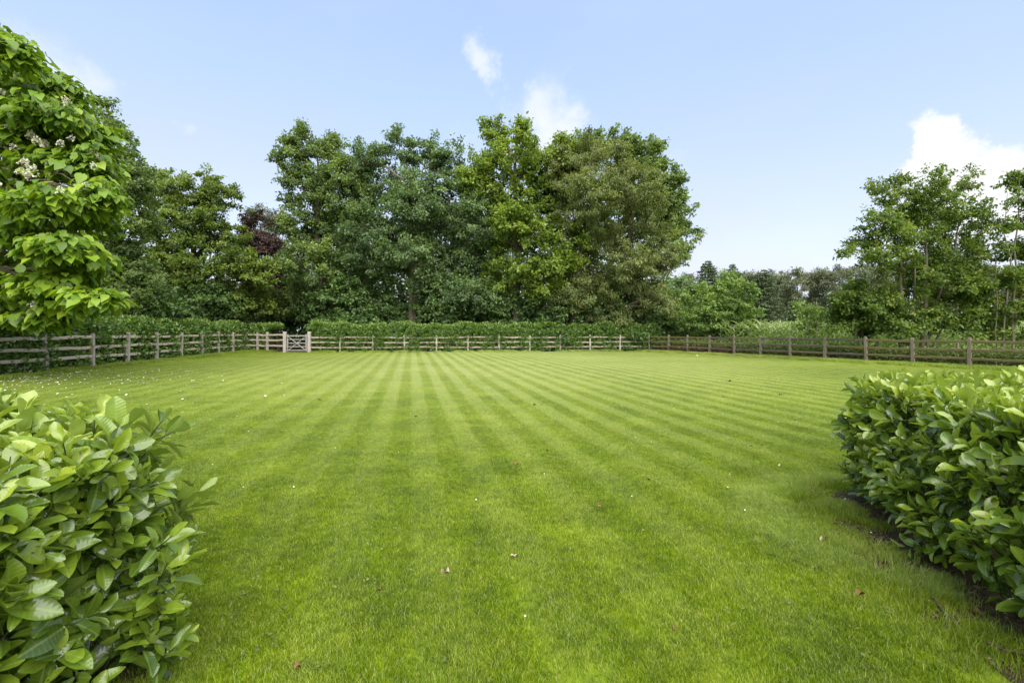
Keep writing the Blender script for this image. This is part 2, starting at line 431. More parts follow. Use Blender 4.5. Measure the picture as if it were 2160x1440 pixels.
def grass_mat(name, blade):
    m, nt, out = new_mat(name); g = NT(nt)
    ge = g.n('NewGeometry'); pos = ge.outputs['Position']
    dt = g.n('VectorMath', operation='DOT_PRODUCT'); g.l(pos, dt.inputs[0]); dt.inputs[1].default_value = (PERP[0], PERP[1], 0)
    wob = g.math('MULTIPLY', g.math('SUBTRACT', g.noise(pos, .5, 2), .5), .10)
    s = g.math('ADD', dt.outputs['Value'], wob)
    sn = g.math('SINE', g.math('MULTIPLY', s, math.pi / STRIPE))
    st = g.n('MapRange', interpolation_type='SMOOTHSTEP'); g.l(sn, st.inputs['Value'])
    st.inputs['From Min'].default_value = -.5; st.inputs['From Max'].default_value = .5
    big = g.noise(pos, .22, 3); mid = g.noise(pos, 1.7, 3); fine = g.noise(pos, 13, 3)
    f = g.math('ADD', g.math('MULTIPLY', g.math('SUBTRACT', big, .5), .7), g.math('MULTIPLY', g.math('SUBTRACT', mid, .5), .9))
    f = g.math('ADD', f, g.math('MULTIPLY', g.math('SUBTRACT', fine, .5), 1.0))
    # the stripes are crisper on one side of the field and break up here and there
    sx = g.n('SeparateXYZ'); g.l(pos, sx.inputs[0])
    sd = g.n('MapRange', interpolation_type='SMOOTHSTEP'); g.l(dt.outputs['Value'], sd.inputs['Value'])
    sd.inputs['From Min'].default_value = -5; sd.inputs['From Max'].default_value = 3; sd.inputs['To Min'].default_value = .35
    amp = g.math('MULTIPLY', sd.outputs[0], g.math('MULTIPLY', g.noise(pos, .6, 3), 2.0, clamp=True))
    fr = g.n('MapRange', interpolation_type='SMOOTHSTEP'); g.l(sx.outputs['Y'], fr.inputs['Value'])   # stripe contrast drops toward the near end of the lawn
    fr.inputs['From Min'].default_value = 1; fr.inputs['From Max'].default_value = 11; fr.inputs['To Min'].default_value = .28
    amp = g.math('MULTIPLY', amp, fr.outputs[0])
    stv = g.math('MULTIPLY', st.outputs[0], amp)  # light and dark caught by the leaning blades, painted into the stripe colour
    f = g.math('ADD', f, g.math('MULTIPLY', stv, .16))
    # grazing-angle sky sheen painted as paler colour over the open middle of the lawn
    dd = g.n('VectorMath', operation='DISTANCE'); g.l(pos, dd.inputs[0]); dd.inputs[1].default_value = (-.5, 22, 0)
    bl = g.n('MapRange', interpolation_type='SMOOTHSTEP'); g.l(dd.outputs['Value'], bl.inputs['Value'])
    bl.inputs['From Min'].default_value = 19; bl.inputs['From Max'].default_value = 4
    painted_sheen = g.math('MULTIPLY', bl.outputs[0], g.math('ADD', .45, big))
    f = g.math('ADD', f, g.math('MULTIPLY', painted_sheen, .30))
    # turning mark of the mower round the hedge end, its nap's sheen painted lighter
    dh = g.n('VectorMath', operation='DISTANCE'); g.l(pos, dh.inputs[0]); dh.inputs[1].default_value = (3.05, 3.6, 0)
    tb = g.math('ABSOLUTE', g.math('SUBTRACT', dh.outputs['Value'], 1.05))
    tm = g.n('MapRange', interpolation_type='SMOOTHSTEP'); g.l(tb, tm.inputs['Value']); tm.inputs['From Min'].default_value = .30; tm.inputs['From Max'].default_value = .12
    f = g.math('ADD', f, g.math('MULTIPLY', tm.outputs[0], .16))
    f = g.math('ADD', f, .37)
    if blade:
        f = g.math('ADD', f, g.math('MULTIPLY', g.math('SUBTRACT', g.attr('tone'), .5), .5), clamp=True)
    c = g.ramp(f, [(0, (.095, .158, .003)), (.35, (.178, .262, .004)), (.65, (.272, .358, .010)), (1, (.39, .45, .06))])
    c = g.mix(g.math('MULTIPLY', painted_sheen, g.math('ADD', .34, g.math('MULTIPLY', stv, .32))), c, (.47, .50, .27))
    c = g.mix(g.math('MULTIPLY', stv, .26), c, (.40, .45, .17))
    c = g.mix(g.math('MULTIPLY', tm.outputs[0], .20), c, (.33, .42, .19))
    p = g.n('BsdfPrincipled')
    p.inputs['Roughness'].default_value = .45 if blade else .9
    p.inputs['Specular IOR Level'].default_value = .42 if blade else .1
    if blade:
        # cut, straw-coloured blade ends
        tipm = g.n('MapRange'); g.l(g.attr('lu'), tipm.inputs['Value']); tipm.inputs['From Min'].default_value = .8; tipm.inputs['From Max'].default_value = 1.0
        c = g.mix(g.math('MULTIPLY', tipm.outputs[0], .35), c, (.42, .42, .22))
        dry = g.n('MapRange'); g.l(g.attr('tone'), dry.inputs['Value']); dry.inputs['From Min'].default_value = .93; dry.inputs['From Max'].default_value = .95
        c = g.mix(g.math('MULTIPLY', dry.outputs[0], .7), c, (.38, .34, .17))
        g.l(c, p.inputs['Base Color'])
        tr = g.n('BsdfTranslucent'); g.l(g.mix(1.0, c, (1.4, 1.4, .6), 'MULTIPLY'), tr.inputs['Color'])
        mx = g.n('MixShader'); mx.inputs[0].default_value = .3
        g.l(p.outputs[0], mx.inputs[1]); g.l(tr.outputs[0], mx.inputs[2]); g.l(mx.outputs[0], out.inputs[0])
    else:
        c = g.mix(.35, c, (.09, .11, .012))
        g.l(c, p.inputs['Base Color']); g.l(p.outputs[0], out.inputs[0])
    return m


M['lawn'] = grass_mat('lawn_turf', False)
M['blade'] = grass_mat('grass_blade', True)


# ------------------------------------------------------------------ the ground
def sheet(name, poly, z, mat, label=None, cat=None, kind='structure'):
    me = bpy.data.meshes.new(name)
    me.from_pydata([(x, y, z) for x, y in poly], [], [tuple(range(len(poly)))]); me.update()
    o = link(name, me, mat)
    return tag(o, label, cat, kind=kind)


sheet('ground', [(-600, -200), (600, -200), (600, 1200), (-600, 1200)], -.008, M['ground'],
      'rough meadow ground reaching to the horizon beyond the fences', 'ground')

# fence lines in plan
LEFT_P = [97, 195, 269, 330, 382, 426, 461, 491.5, 520]
LF = []
for p in LEFT_P:
    q = (p - 1080) / 1000; Y = -13.91 / (q + .14); LF.append((q * Y, Y))
_d = np.array(LF[0]) - np.array(LF[1])
LF = [tuple(np.array(LF[0]) + 2 * _d), tuple(np.array(LF[0]) + _d)] + LF
LF += [(-17.72, 33.05), (-16.9, 32.75)]
FAR0 = np.array([-11.6, 32.0]); FARD = np.array([2.14, .187])
GATE_L = np.array([-15.2, 31.73]); GATE_R = np.array([-13.6, 31.83])
FF = [tuple(GATE_R)] + [tuple(FAR0 + FARD * i) for i in range(11)]
RF = []
for p in [1376, 1411, 1450, 1497, 1549, 1604, 1667, 1740, 1827, 1926, 2045]:
    q = (p - 1080) / 1000; Y = 27.46 / (q + .514); RF.append((q * Y, Y))
RF[0] = FF[-1]
_d = np.array(RF[-1]) - np.array(RF[-2])
RF += [tuple(np.array(RF[-1]) + _d * k) for k in (1, 2)]

lawn_poly = [(-26, -6), (26, -6), (RF[-1][0] - .3, RF[-1][1] + .2)] + [(x - .25, y - .25) for x, y in RF[::-1][2:]] + \
            [(x, y - .18) for x, y in FF[::-1][1:]] + [(-16.4, 32.2), (-17.9, 32.6)] + [(x + .15, y) for x, y in LF[::-1][2:]] + [(-20, 4)]
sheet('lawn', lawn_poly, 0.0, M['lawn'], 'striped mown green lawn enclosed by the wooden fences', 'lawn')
# bare earth along the far and the right fence, leaf-strewn floor under the trees
bare = [(x, y - .35) for x, y in [tuple(GATE_L - np.array([2.2, -.6]))] + FF] + [(x - .5, y - .45) for x, y in RF[1:]] + \
       [(x + 1.2, y + .7) for x, y in RF[::-1]] + [(x, y + .9) for x, y in FF[::-1]] + [tuple(GATE_L + np.array([-2.2, 1.5]))]
_w = RNG.normal(0, .10, (len(bare), 2))
sheet('bare_earth_strip', [(x + a, y + b) for (x, y), (a, b) in zip(bare, _w)], .004, M['earth'],
      'strip of dry brown earth at the foot of the far fence', 'earth')
sheet('woodland_floor', [(-60, 10), (-17.5, 10), (-18.4, 20), (-19.8, 33.2), (-13, 33.4), (12, 35.6), (14, 40), (20, 70), (-60, 80)], .001, M['litter'],
      'dark leaf-strewn woodland floor under the trees', 'woodland floor')
BED_R = [(2.95, 4.3), (2.72, 4.1), (2.36, 3.5), (2.16, 3.0), (2.09, 2.6), (2.08, 2.1), (2.0, 1.5), (1.8, .6), (4.5, .6), (6.2, 3.4), (6.2, 5.0), (4, 4.7)]
sheet('hedge_bed', BED_R, .004, M['soil'],
      'dark bare soil bed under the laurel hedge', 'soil')
sheet('hedge_soil', [(-1.55, 2.05), (-1.50, 1.8), (-1.85, .9), (-5, 2.0), (-5, 3.9), (-3.7, 3.1)], .004, M['soil'],
      'dark soil bed under the laurel hedge with pale shoots', 'soil')


# ------------------------------------------------------------------ lawn grass (stuff, instanced patches)
def blade_patch(size, n, lean_dir, lean, h, w, rng, jitter=.05):
    xy = (rng.random((n, 2)) - .5) * size + rng.normal(0, jitter, (n, 2))
    L = h * rng.uniform(.55, 1.25, n); W = w * rng.uniform(.6, 1.3, n)
    a = rng.random(n) * 2 * np.pi
    side = np.stack([np.cos(a), np.sin(a), 0 * a], 1)
    ld = np.array([lean_dir[0], lean_dir[1], 0]) * lean + np.concatenate([rng.normal(0, .50, (n, 2)), np.zeros((n, 1))], 1)
    base = np.concatenate([xy, np.full((n, 1), -.002)], 1)
    mid = base + (UP[None] * .62 + ld * .22) * L[:, None]
    tip = mid + (UP[None] * .36 + ld * .55) * L[:, None]
    hw = side * (W / 2)[:, None]
    V = np.stack([base - hw, base + hw, mid - hw * .8, mid + hw * .8, tip], 1).reshape(-1, 3)
    F = np.array([(0, 1, 3), (0, 3, 2), (2, 3, 4)])[None] + (np.arange(n) * 5)[:, None, None]
    tone = np.repeat(rng.random(n), 3)
    lu = np.tile([0, 0, .6, .6, 1.0], n)
    return mesh_np('grass_patch', V, F.reshape(-1, 3), {'lu': lu}, {'tone': tone})


def gn_scatter(name, pts, idx, rotz, scl, coll, label, cat):
    me = bpy.data.meshes.new(name)
    me.vertices.add(len(pts)); me.vertices.foreach_set('co', np.asarray(pts, np.float32).ravel())
    a = me.attributes.new('variant', 'INT', 'POINT'); a.data.foreach_set('value', np.asarray(idx, np.int32))
    a = me.attributes.new('spin', 'FLOAT_VECTOR', 'POINT')
    rv = np.zeros((len(pts), 3), np.float32); rv[:, 2] = rotz; a.data.foreach_set('vector', rv.ravel())
    a = me.attributes.new('size', 'FLOAT', 'POINT'); a.data.foreach_set('value', np.asarray(scl, np.float32))
    o = link(name, me)
    ng = bpy.data.node_groups.new(name, 'GeometryNodeTree')
    ng.interface.new_socket('Geometry', in_out='INPUT', socket_type='NodeSocketGeometry')
    ng.interface.new_socket('Geometry', in_out='OUTPUT', socket_type='NodeSocketGeometry')
    gi = ng.nodes.new('NodeGroupInput'); go = ng.nodes.new('NodeGroupOutput')
    ci = ng.nodes.new('GeometryNodeCollectionInfo'); ci.inputs['Collection'].default_value = coll
    ci.inputs['Separate Children'].default_value = True; ci.inputs['Reset Children'].default_value = True
    ip = ng.nodes.new('GeometryNodeInstanceOnPoints'); ip.inputs['Pick Instance'].default_value = True

    def named(n, t):
        nd = ng.nodes.new('GeometryNodeInputNamedAttribute'); nd.data_type = t; nd.inputs['Name'].default_value = n
        return nd.outputs['Attribute']
    ng.links.new(gi.outputs[0], ip.inputs['Points']); ng.links.new(ci.outputs[0], ip.inputs['Instance'])
    ng.links.new(named('variant', 'INT'), ip.inputs['Instance Index'])
    ng.links.new(named('spin', 'FLOAT_VECTOR'), ip.inputs['Rotation'])
    ng.links.new(named('size', 'FLOAT'), ip.inputs['Scale'])
    ng.links.new(ip.outputs[0], go.inputs[0])
    md = o.modifiers.new('scatter', 'NODES'); md.node_group = ng
    return tag(o, label, cat, kind='stuff')


def inside(poly, P):
    poly = np.asarray(poly); x, y = P[:, 0], P[:, 1]; c = np.zeros(len(P), bool)
    j = len(poly) - 1
    for i in range(len(poly)):
        xi, yi = poly[i]; xj, yj = poly[j]
        c ^= ((yi > y) != (yj > y)) & (x < (xj - xi) * (y - yi) / (yj - yi + 1e-12) + xi)
        j = i
    return c


HEDGE_R = [(3.02, 4.08), (2.74, 3.1), (2.46, 2.1), (2.15, .8), (4.6, .8), (6.0, 3.4), (6.0, 4.75)]
HEDGE_L = [(-1.56, 2.06), (-1.98, 1.05), (-2.8, .55), (-4.9, 1.8), (-5.0, 3.95), (-3.7, 3.2)]


def build_grass():
    rng = np.random.default_rng(3)
    coll = bpy.data.collections.new('grass_patches')
    size = STRIPE
    k = 0
    for lean in (+1, -1):
        for v in range(5):
            me = blade_patch(size, 2100, AX * lean, .07, .025, .0032, rng)
            me.materials.append(M['blade'])
            o = bpy.data.objects.new('patch_%02d' % k, me); coll.objects.link(o); k += 1
    for v in range(3):      # unmown, taller and tousled, along edges
        me = blade_patch(size, 900, AX, .0, .11, .0045, rng, .1)
        me.materials.append(M['blade'])
        o = bpy.data.objects.new('patch_%02d' % k, me); coll.objects.link(o); k += 1
    # one patch per stripe cell
    i = np.arange(-110, 110); j = np.arange(-25, 150)
    I, J = np.meshgrid(i, j, indexing='ij'); I = I.ravel(); J = J.ravel()
    P = ((I + .5) * size)[:, None] * PERP[None] + (J * size)[:, None] * AX[None] + rng.normal(0, .02, (len(I), 2))
    keep = inside(lawn_poly, P) & (P[:, 1] > .3) & (abs(P[:, 0]) < P[:, 1] * 1.2 + 1.5)
    keep &= ~inside(BED_R, P) & ~inside(HEDGE_R, P) & ~inside(HEDGE_L, P)
    P = P[keep]; I = I[keep]
    toward = (I % 2).astype(int)           # even rows were mown away from the camera, odd rows toward it
    flip = rng.random(len(P)) < np.interp(P[:, 1], [2, 8, 20], [.40, .22, .12])
    toward = np.where(flip, 1 - toward, toward)
    # turning band round the right hedge and headlands: nap lies another way
    idx = np.where(toward == 1, 5, 0) + rng.integers(0, 5, len(P))
    rot = math.pi / 2 * 0 + rng.normal(0, .12, len(P))
    dR = np.linalg.norm(P - np.array([3.0, 3.7]), axis=1)
    band = (dR > .75) & (dR < 1.35) & (P[:, 1] < 5.2)
    idx[band] = rng.integers(0, 5, band.sum()); rot[band] += 1.0
    scl = rng.uniform(.85, 1.15, len(P))
    pts = np.concatenate([P, np.zeros((len(P), 1))], 1)
    # a second, denser helping close to the camera
    n2 = P[:, 1] < 7.5
    P2 = P[n2] + rng.normal(0, .1, (n2.sum(), 2)); 
    pts2 = np.concatenate([P2, np.zeros((len(P2), 1))], 1)
    pts = np.concatenate([pts, pts2]); rot = np.concatenate([rot, rot[n2] + rng.normal(0, .3, n2.sum())])
    idx = np.concatenate([idx, (idx[n2] // 5) * 5 + rng.integers(0, 5, n2.sum())]); scl = np.concatenate([scl, rng.uniform(.7, 1.1, n2.sum())])
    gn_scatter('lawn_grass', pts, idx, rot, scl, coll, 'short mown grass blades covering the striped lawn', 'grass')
    # long grass along fence feet and hedge bed
    E = []
    for line, n, w, off in ((LF, 260, .22, (.25, 0)), (RF, 420, .30, (-.35, -.1)), (FF, 90, .12, (0, -.2))):
        L = np.array(line); seg = rng.integers(0, len(L) - 1, n); t = rng.random((n, 1))
        E.append(L[seg] * (1 - t) + L[seg + 1] * t + rng.normal(0, w, (n, 2)) + np.array(off))
    hb = np.array([(2.85, 4.45), (2.68, 4.12), (2.36, 3.5), (2.18, 3.0), (2.13, 2.6), (2.17, 2.1), (1.95, 1.5)])
    seg = rng.integers(0, len(hb) - 1, 30); t = rng.random((30, 1))
    E.append(hb[seg] * (1 - t) + hb[seg + 1] * t + rng.normal(0, .06, (30, 2)))
    E.append(hb[seg[:14]] * (1 - t[:14]) + hb[seg[:14] + 1] * t[:14] + np.array([.22, 0]) + rng.normal(0, .08, (14, 2)))
    E = np.concatenate(E)
    gn_scatter('long_grass', np.concatenate([E, np.zeros((len(E), 1))], 1), rng.integers(10, 13, len(E)), rng.random(len(E)) * 6.28,
               np.where(E[:, 1] < 6, .45, 1.0) * rng.uniform(.5, 1.5, len(E)), coll, 'longer tousled grass fringing the fence feet and hedge bed', 'grass')


build_grass()


# ------------------------------------------------------------------ fences and gate
def chamfered_post(w, d, h, cap=0.0, rng=RNG, cut=.02):
    """post with chamfered head; cap > 0 adds a small knob"""
    g = Geo()
    P = [(-w / 2, -d / 2), (w / 2, -d / 2), (w / 2, d / 2), (-w / 2, d / 2)]
    rings = []
    for z, s in ((-.15, 1.02), (h * .3, 1.0), (h * .7, .99), (h - cut - cap, 1.0), (h - cap, .72 if not cap else .8)):
        rings.append([(x * s + rng.normal(0, .002), y * s + rng.normal(0, .002), z) for x, y in P])
    if cap:
        rings.append([(x * .62, y * .62, h - cap) for x, y in P]); rings.append([(x * .75, y * .75, h - cap * .5) for x, y in P]); rings.append([(x * .3, y * .3, h) for x, y in P])
    V = [v for r in rings for v in r]; F = [(3, 2, 1, 0)]
    for k in range(len(rings) - 1):
        for j in range(4): F.append((k * 4 + j, k * 4 + (j + 1) % 4, k * 4 + 4 + (j + 1) % 4, k * 4 + 4 + j))
    n = len(V); F.append((n - 4, n - 3, n - 2, n - 1))
    g.add(V, F); return g.mesh('post', flat=True)


def rail_mesh(length, h, d, wob, rng):
    n = 7; V = []; F = []
    zs = np.cumsum(rng.normal(0, wob, n)); zs -= np.linspace(zs[0], zs[-1], n)
    for i in range(n):
        x = length * i / (n - 1); hh = h * rng.uniform(.9, 1.08); dd = d * rng.uniform(.92, 1.05); c = hh * .12
        ring = [(-dd / 2, -hh / 2 + c), (-dd / 2 + c, -hh / 2), (dd / 2 - c, -hh / 2), (dd / 2, -hh / 2 + c), (dd / 2, hh / 2 - c), (dd / 2 - c, hh / 2), (-dd / 2 + c, hh / 2), (-dd / 2, hh / 2 - c)]
        V += [(x, y, z + zs[i]) for y, z in ring]
    for i in range(n - 1):
        for j in range(8): F.append((i * 8 + j, i * 8 + (j + 1) % 8, i * 8 + 8 + (j + 1) % 8, i * 8 + 8 + j))
    F.append(tuple(range(8))[::-1]); F.append(tuple(range((n - 1) * 8, n * 8)))
    g = Geo(); g.add(V, F); return g.mesh('rail', flat=True)


def fence(name, label, line, ph, pw, rails, rh, rd, rmat, pmat, cap=0, wob=.006, tilt=.015, skip_post=(), group=None, first_h=None, rmats=None):
    root = empty(name, (line[0][0], line[0][1], 0)); tag(root, label, 'fence')
    rng = np.random.default_rng(len(label))
    for i, (x, y) in enumerate(line):
        if i in skip_post: continue
        nx = line[min(i + 1, len(line) - 1)]; pv = line[max(i - 1, 0)]
        ang = math.atan2(nx[1] - pv[1], nx[0] - pv[0])
        o = link('post', chamfered_post(pw * rng.uniform(.9, 1.1), pw * rng.uniform(.9, 1.1), ph * rng.uniform(.975, 1.025), cap, rng), pmat, root, False)
        o.matrix_local = Matrix.Translation((x - line[0][0], y - line[0][1], 0)) @ Matrix.Rotation(rng.normal(0, tilt), 4, 'X') @ Matrix.Rotation(rng.normal(0, tilt), 4, 'Y') @ Matrix.Rotation(ang, 4, 'Z')
    prev = rng.normal(0, .012, len(rails))
    for i in range(len(line) - 1):
        a = np.array(line[i]); b = np.array(line[i + 1]); L = np.linalg.norm(b - a); ang = math.atan2(*(b - a)[::-1])
        nxt = rng.normal(0, .014, len(rails))
        for k, z in enumerate(rails):
            me = rail_mesh(L - pw * .55, rh, rd, wob, rng)
            u = (b - a) / L
            z0 = z + prev[k] * 1.0; z1 = z + nxt[k]
            pitch = math.atan2(z1 - z0, L)
            mt = rmat if rmats is None else rmats(i, k)
            o = link('rail', me, mt, root, False)
            p = a + u * pw * .275
            o.matrix_local = Matrix.Translation((p[0] - line[0][0], p[1] - line[0][1], z0)) @ Matrix.Rotation(ang, 4, 'Z') @ Matrix.Rotation(-pitch, 4, 'Y')
        prev = nxt
    return root


fence('rail_fence', 'pale grey post and rail fence with laurel leaves behind, ending at the gate', LF + [tuple(GATE_L)], 1.38, .12, (1.18, .82, .44), .115, .05,
      M['rail_grey'], M['post_grey'], wob=.010, skip_post=(len(LF),))
fence('rail_fence', 'pale three-rail fence in front of the long clipped laurel hedge', FF, 1.16, .10, (1.0, .67, .34), .10, .045,
      M['rail_far'], M['post_grey'], wob=.008, skip_post=(0,))
fence('rail_fence', 'mossy brown three-rail fence with grey capped posts beside the maize field', RF, 1.20, .105, (1.02, .69, .36), .105, .05,
      M['rail_moss'], M['post_moss'], cap=.05, wob=.006, skip_post=(0,),
      rmats=lambda i, k: M['rail_dark'] if i in (3, 4, 5, 6, 7) and (i + k) % 4 else M['rail_moss'])


def gate():
    w = float(np.linalg.norm(GATE_R - GATE_L)); ang = math.atan2(*(GATE_R - GATE_L)[::-1])
    for p, lab in ((GATE_L, 'stout grey gate post at the hinge side where the leafy fence ends'), (GATE_R, 'stout grey gate post at the latch side by the clipped hedge')):
        o = link('gate_post', chamfered_post(.19, .19, 1.40, 0, RNG, .05), M['post_grey'])
        o.location = (p[0], p[1], 0); o.rotation_euler = (0, 0, ang)
        tag(o, lab, 'gate post')
    root = empty('wooden_gate', (GATE_L[0], GATE_L[1], 0), ang)
    tag(root, 'small weathered wooden gate with crossed braces between two stout posts', 'gate')
    x0, x1 = .13, w - .16

    def bar(name, a, b, h, d, yo=0.0):
        a = np.array(a); b = np.array(b); L = float(np.linalg.norm(b - a))
        me = rail_mesh(L, h, d, .001, RNG)
        o = link(name, me, M['gate'], root, False)
        o.matrix_local = Matrix.Translation((a[0], yo, a[1])) @ Matrix.Rotation(-math.atan2(b[1] - a[1], b[0] - a[0]), 4, 'Y')
    bar('stile', (x0 + .04, .10), (x0 + .04, 1.20), .085, .075)
    bar('stile', (x1 - .04, .10), (x1 - .04, 1.24), .10, .075)
    bar('top_rail', (x0 - .02, 1.12), (x1 + .05, 1.13), .085, .06, -.012)
    for z in (.88, .64, .40, .16): bar('rail', (x0 + .08, z), (x1 - .08, z), .06, .03)
    bar('brace', (x0 + .10, 1.07), (x1 - .10, .18), .06, .028, -.03)
    bar('brace', (x0 + .10, .18), (x1 - .12, 1.07), .06, .024, .03)
    h = Geo(); h.box((x1 + .0, -.05, .92), (x1 + .13, -.03, .96)); link('latch', h.mesh('latch'), M['rail_dark'], root, False)
    for z in (.28, 1.0):
        h = Geo(); h.box((x0 - .05, -.052, z), (x0 + .22, -.040, z + .035)); link('hinge', h.mesh('hinge'), M['rail_dark'], root, False)


gate()


def small_props():
    g = Geo(); g.box((-.19, -.10, -.02), (.19, .10, .13))
    me = g.mesh('stone_block')
    import bmesh
    bm = bmesh.new(); bm.from_mesh(me); bmesh.ops.bevel(bm, geom=bm.edges[:], offset=.012, segments=2, affect='EDGES')
    for v in bm.verts: v.co += Vector(RNG.normal(0, .003, 3))
    bm.to_mesh(me); bm.free()
    o = link('stone_block', me, M['stone']); p = gp(1729, 758); o.location = (p[0], p[1], 0); o.rotation_euler = (0, 0, .2)
    tag(o, 'low weathered stone block lying at the foot of the mossy fence', 'block')
    # old stakes of a wire fence behind the mossy fence
    for px, h in ((1613, 1.02), (1852, 1.0), (2020, .95)):
        q = (px - 1080) / 1000; Y = 27.46 / (q + .514) + 1.2
        st = link('stake', chamfered_post(.07, .07, h, 0, RNG), M['post_moss']); st.location = (q * Y, Y, 0)
        tag(st, 'thin old wooden stake standing behind the mossy fence', 'stake', 'stakes behind the mossy fence')


small_props()


# ------------------------------------------------------------------ trees
def limb_path(a, b, rng, n=6, sag=.08):
    a = np.asarray(a, float); b = np.asarray(b, float); L = np.linalg.norm(b - a)
    t = np.linspace(0, 1, n)[:, None]
    P = a + (b - a) * t
    P += rng.normal(0, .035 * L, (n, 3)) * np.sin(np.pi * t)
    P[:, 2] += (sag * L * np.sin(np.pi * t))[:, 0]
    return P


def tree(name, label, cat, base, trunks, lobes, Y, mat, bark, leaf=(.17, .10), density=1.0, clump=.55, per=46, group=None,
         seed=1, droop=.3, flat=.6, depth=.85, shell=(.55, 1.02), tone=(.5, .2), spread_y=.9, limbs=True, thick=2.25, lscale=1.4):
    """trunks: list of (px_top, py_top, radius) aimed at; lobes: (px, py, rx, ry[, dY])"""
    rng = np.random.default_rng(seed); per = per * thick; leaf = (leaf[0] * lscale, leaf[1] * lscale)
    bx, by = base
    root = empty(name, (bx, by, 0)); tag(root, label, cat, group)
    C = []; Rr = []
    for l in lobes:
        dY = l[4] if len(l) > 4 else rng.normal(0, .05) * Y * .5
        yy = Y + dY
        C.append(at(l[0], l[1], yy)); Rr.append((l[2] / 1000 * yy, max(l[2], l[3]) / 1000 * yy * depth * spread_y, l[3] / 1000 * yy))
    C = np.array(C); Rr = np.array(Rr)
    # ---- wood
    g = Geo(); forks = []
    for (tx, ty, tr, *off) in trunks:
        top = at(tx, ty, Y); b0 = np.array([bx + (off[0] if off else 0), by + (off[1] if len(off) > 1 else 0), -.1])
        P = limb_path(b0, top, rng, 9, 0)
        P = b0 + (P - b0) * 1.0; st_ = b0 + (top - b0) * np.linspace(0, 1, 9)[:, None]; P = st_ + (P - st_) * .25; P[0] = b0
        rad = tr * np.array([1.35, 1.05, 1, .93, .84, .72, .58, .4, .18]); g.tube(P, rad, 9)
        forks.append(P)
    allP = np.concatenate(forks); trr = trunks[0][2]
    tips = []
    if limbs:
        for c, r in zip(C, Rr):
            cand = allP[(allP[:, 2] < c[2] - .1 * r[2]) & (allP[:, 2] > .8)]
            if len(cand) == 0: cand = allP[2:4]
            j = np.argmin(np.linalg.norm((cand - c) * np.array([1, 1, .55]), axis=1)); a = cand[j]
            P = limb_path(a, c + np.array([0, 0, -.15 * r[2]]), rng, 7)
            L = np.linalg.norm(P[-1] - P[0]); r0 = min(trr * .5, .022 * L + .02)
            g.tube(P, np.linspace(r0, r0 * .3, 7), 6)
            for _ in range(5):
                d = norm(rng.normal(0, 1, 3) + np.array([0, 0, .4])); e = c + d * r * rng.uniform(.6, .95)
                Q = limb_path(P[rng.integers(3, 7)], e, rng, 5); g.tube(Q, np.linspace(r0 * .35, .008, 5), 4)
    link('trunk', g.mesh('trunk'), bark, root)
    # ---- leaves in clumps on each lobe
    cen = []; outd = []
    p_ = 1.6
    for c, r in zip(C, Rr):
        a, b, d = r
        area = 4 * math.pi * (((a * b) ** p_ + (a * d) ** p_ + (b * d) ** p_) / 3) ** (1 / p_)
        n = max(6, int(area * density / (clump * clump * 2.2)))
        dirs = norm(rng.normal(0, 1, (n, 3)))
        dirs = dirs[(dirs[:, 2] > -.75)]
        rad = rng.uniform(shell[0], shell[1], (len(dirs), 1)) + np.abs(rng.normal(0, .05, (len(dirs), 1)))
        cen.append(c + dirs * r * rad); outd.append(norm(dirs / r))
    cen = np.concatenate(cen); outd = np.concatenate(outd)
    ok = cen[:, 2] > .25; cen = cen[ok]; outd = outd[ok]
    m = len(cen)
    rc = clump * rng.uniform(.55, 1.25, m); k = np.maximum(4, (per * (rc / clump) ** 2 * rng.uniform(.6, 1.3, m)).astype(int))
    ci = np.repeat(np.arange(m), k); N = len(ci)
    # clumps are loose sprays: elongated along a twig that points outward
    tw_ = norm(outd + rng.normal(0, .5, (m, 3)) + np.array([0, 0, .15]))
    s = rng.uniform(-.9, 1, (N, 1))
    pos = cen[ci] + tw_[ci] * s * rc[ci][:, None] + rng.normal(0, 1, (N, 3)) * np.array([1, 1, flat]) * (rc[ci] * (.42 - .18 * np.abs(s[:, 0])))[:, None]
    axis = norm(tw_[ci] * .5 + rng.normal(0, .7, (N, 3)) + np.array([0, 0, -droop]))
    nh = norm(UP[None] * .8 + outd[ci] * .5 + rng.normal(0, .45, (N, 3)))
    Ls = leaf[0] * rng.uniform(.65, 1.25, N); Ws = leaf[1] * rng.uniform(.7, 1.25, N)
    T, F = tmpl_quad()
    V, Fc = spread(T, F, pos, axis, nh, Ls, Ws)
    tn = np.clip(tone[0] + rng.normal(0, tone[1] * .6, N) + rng.normal(0, tone[1] * .8, m)[ci], 0, 1)
    me = mesh_np('crown', V, Fc, None, {'tone': np.repeat(tn, 2)})
    o = link('crown', me, mat, root); o['kind'] = 'stuff'
    return root, N


total = 0


def T_(*a, **k):
    global total
    r, n = tree(*a, **k); total += n
    return r


def gbase(px, Y): return ((px - 1080) / 1000 * Y, Y)


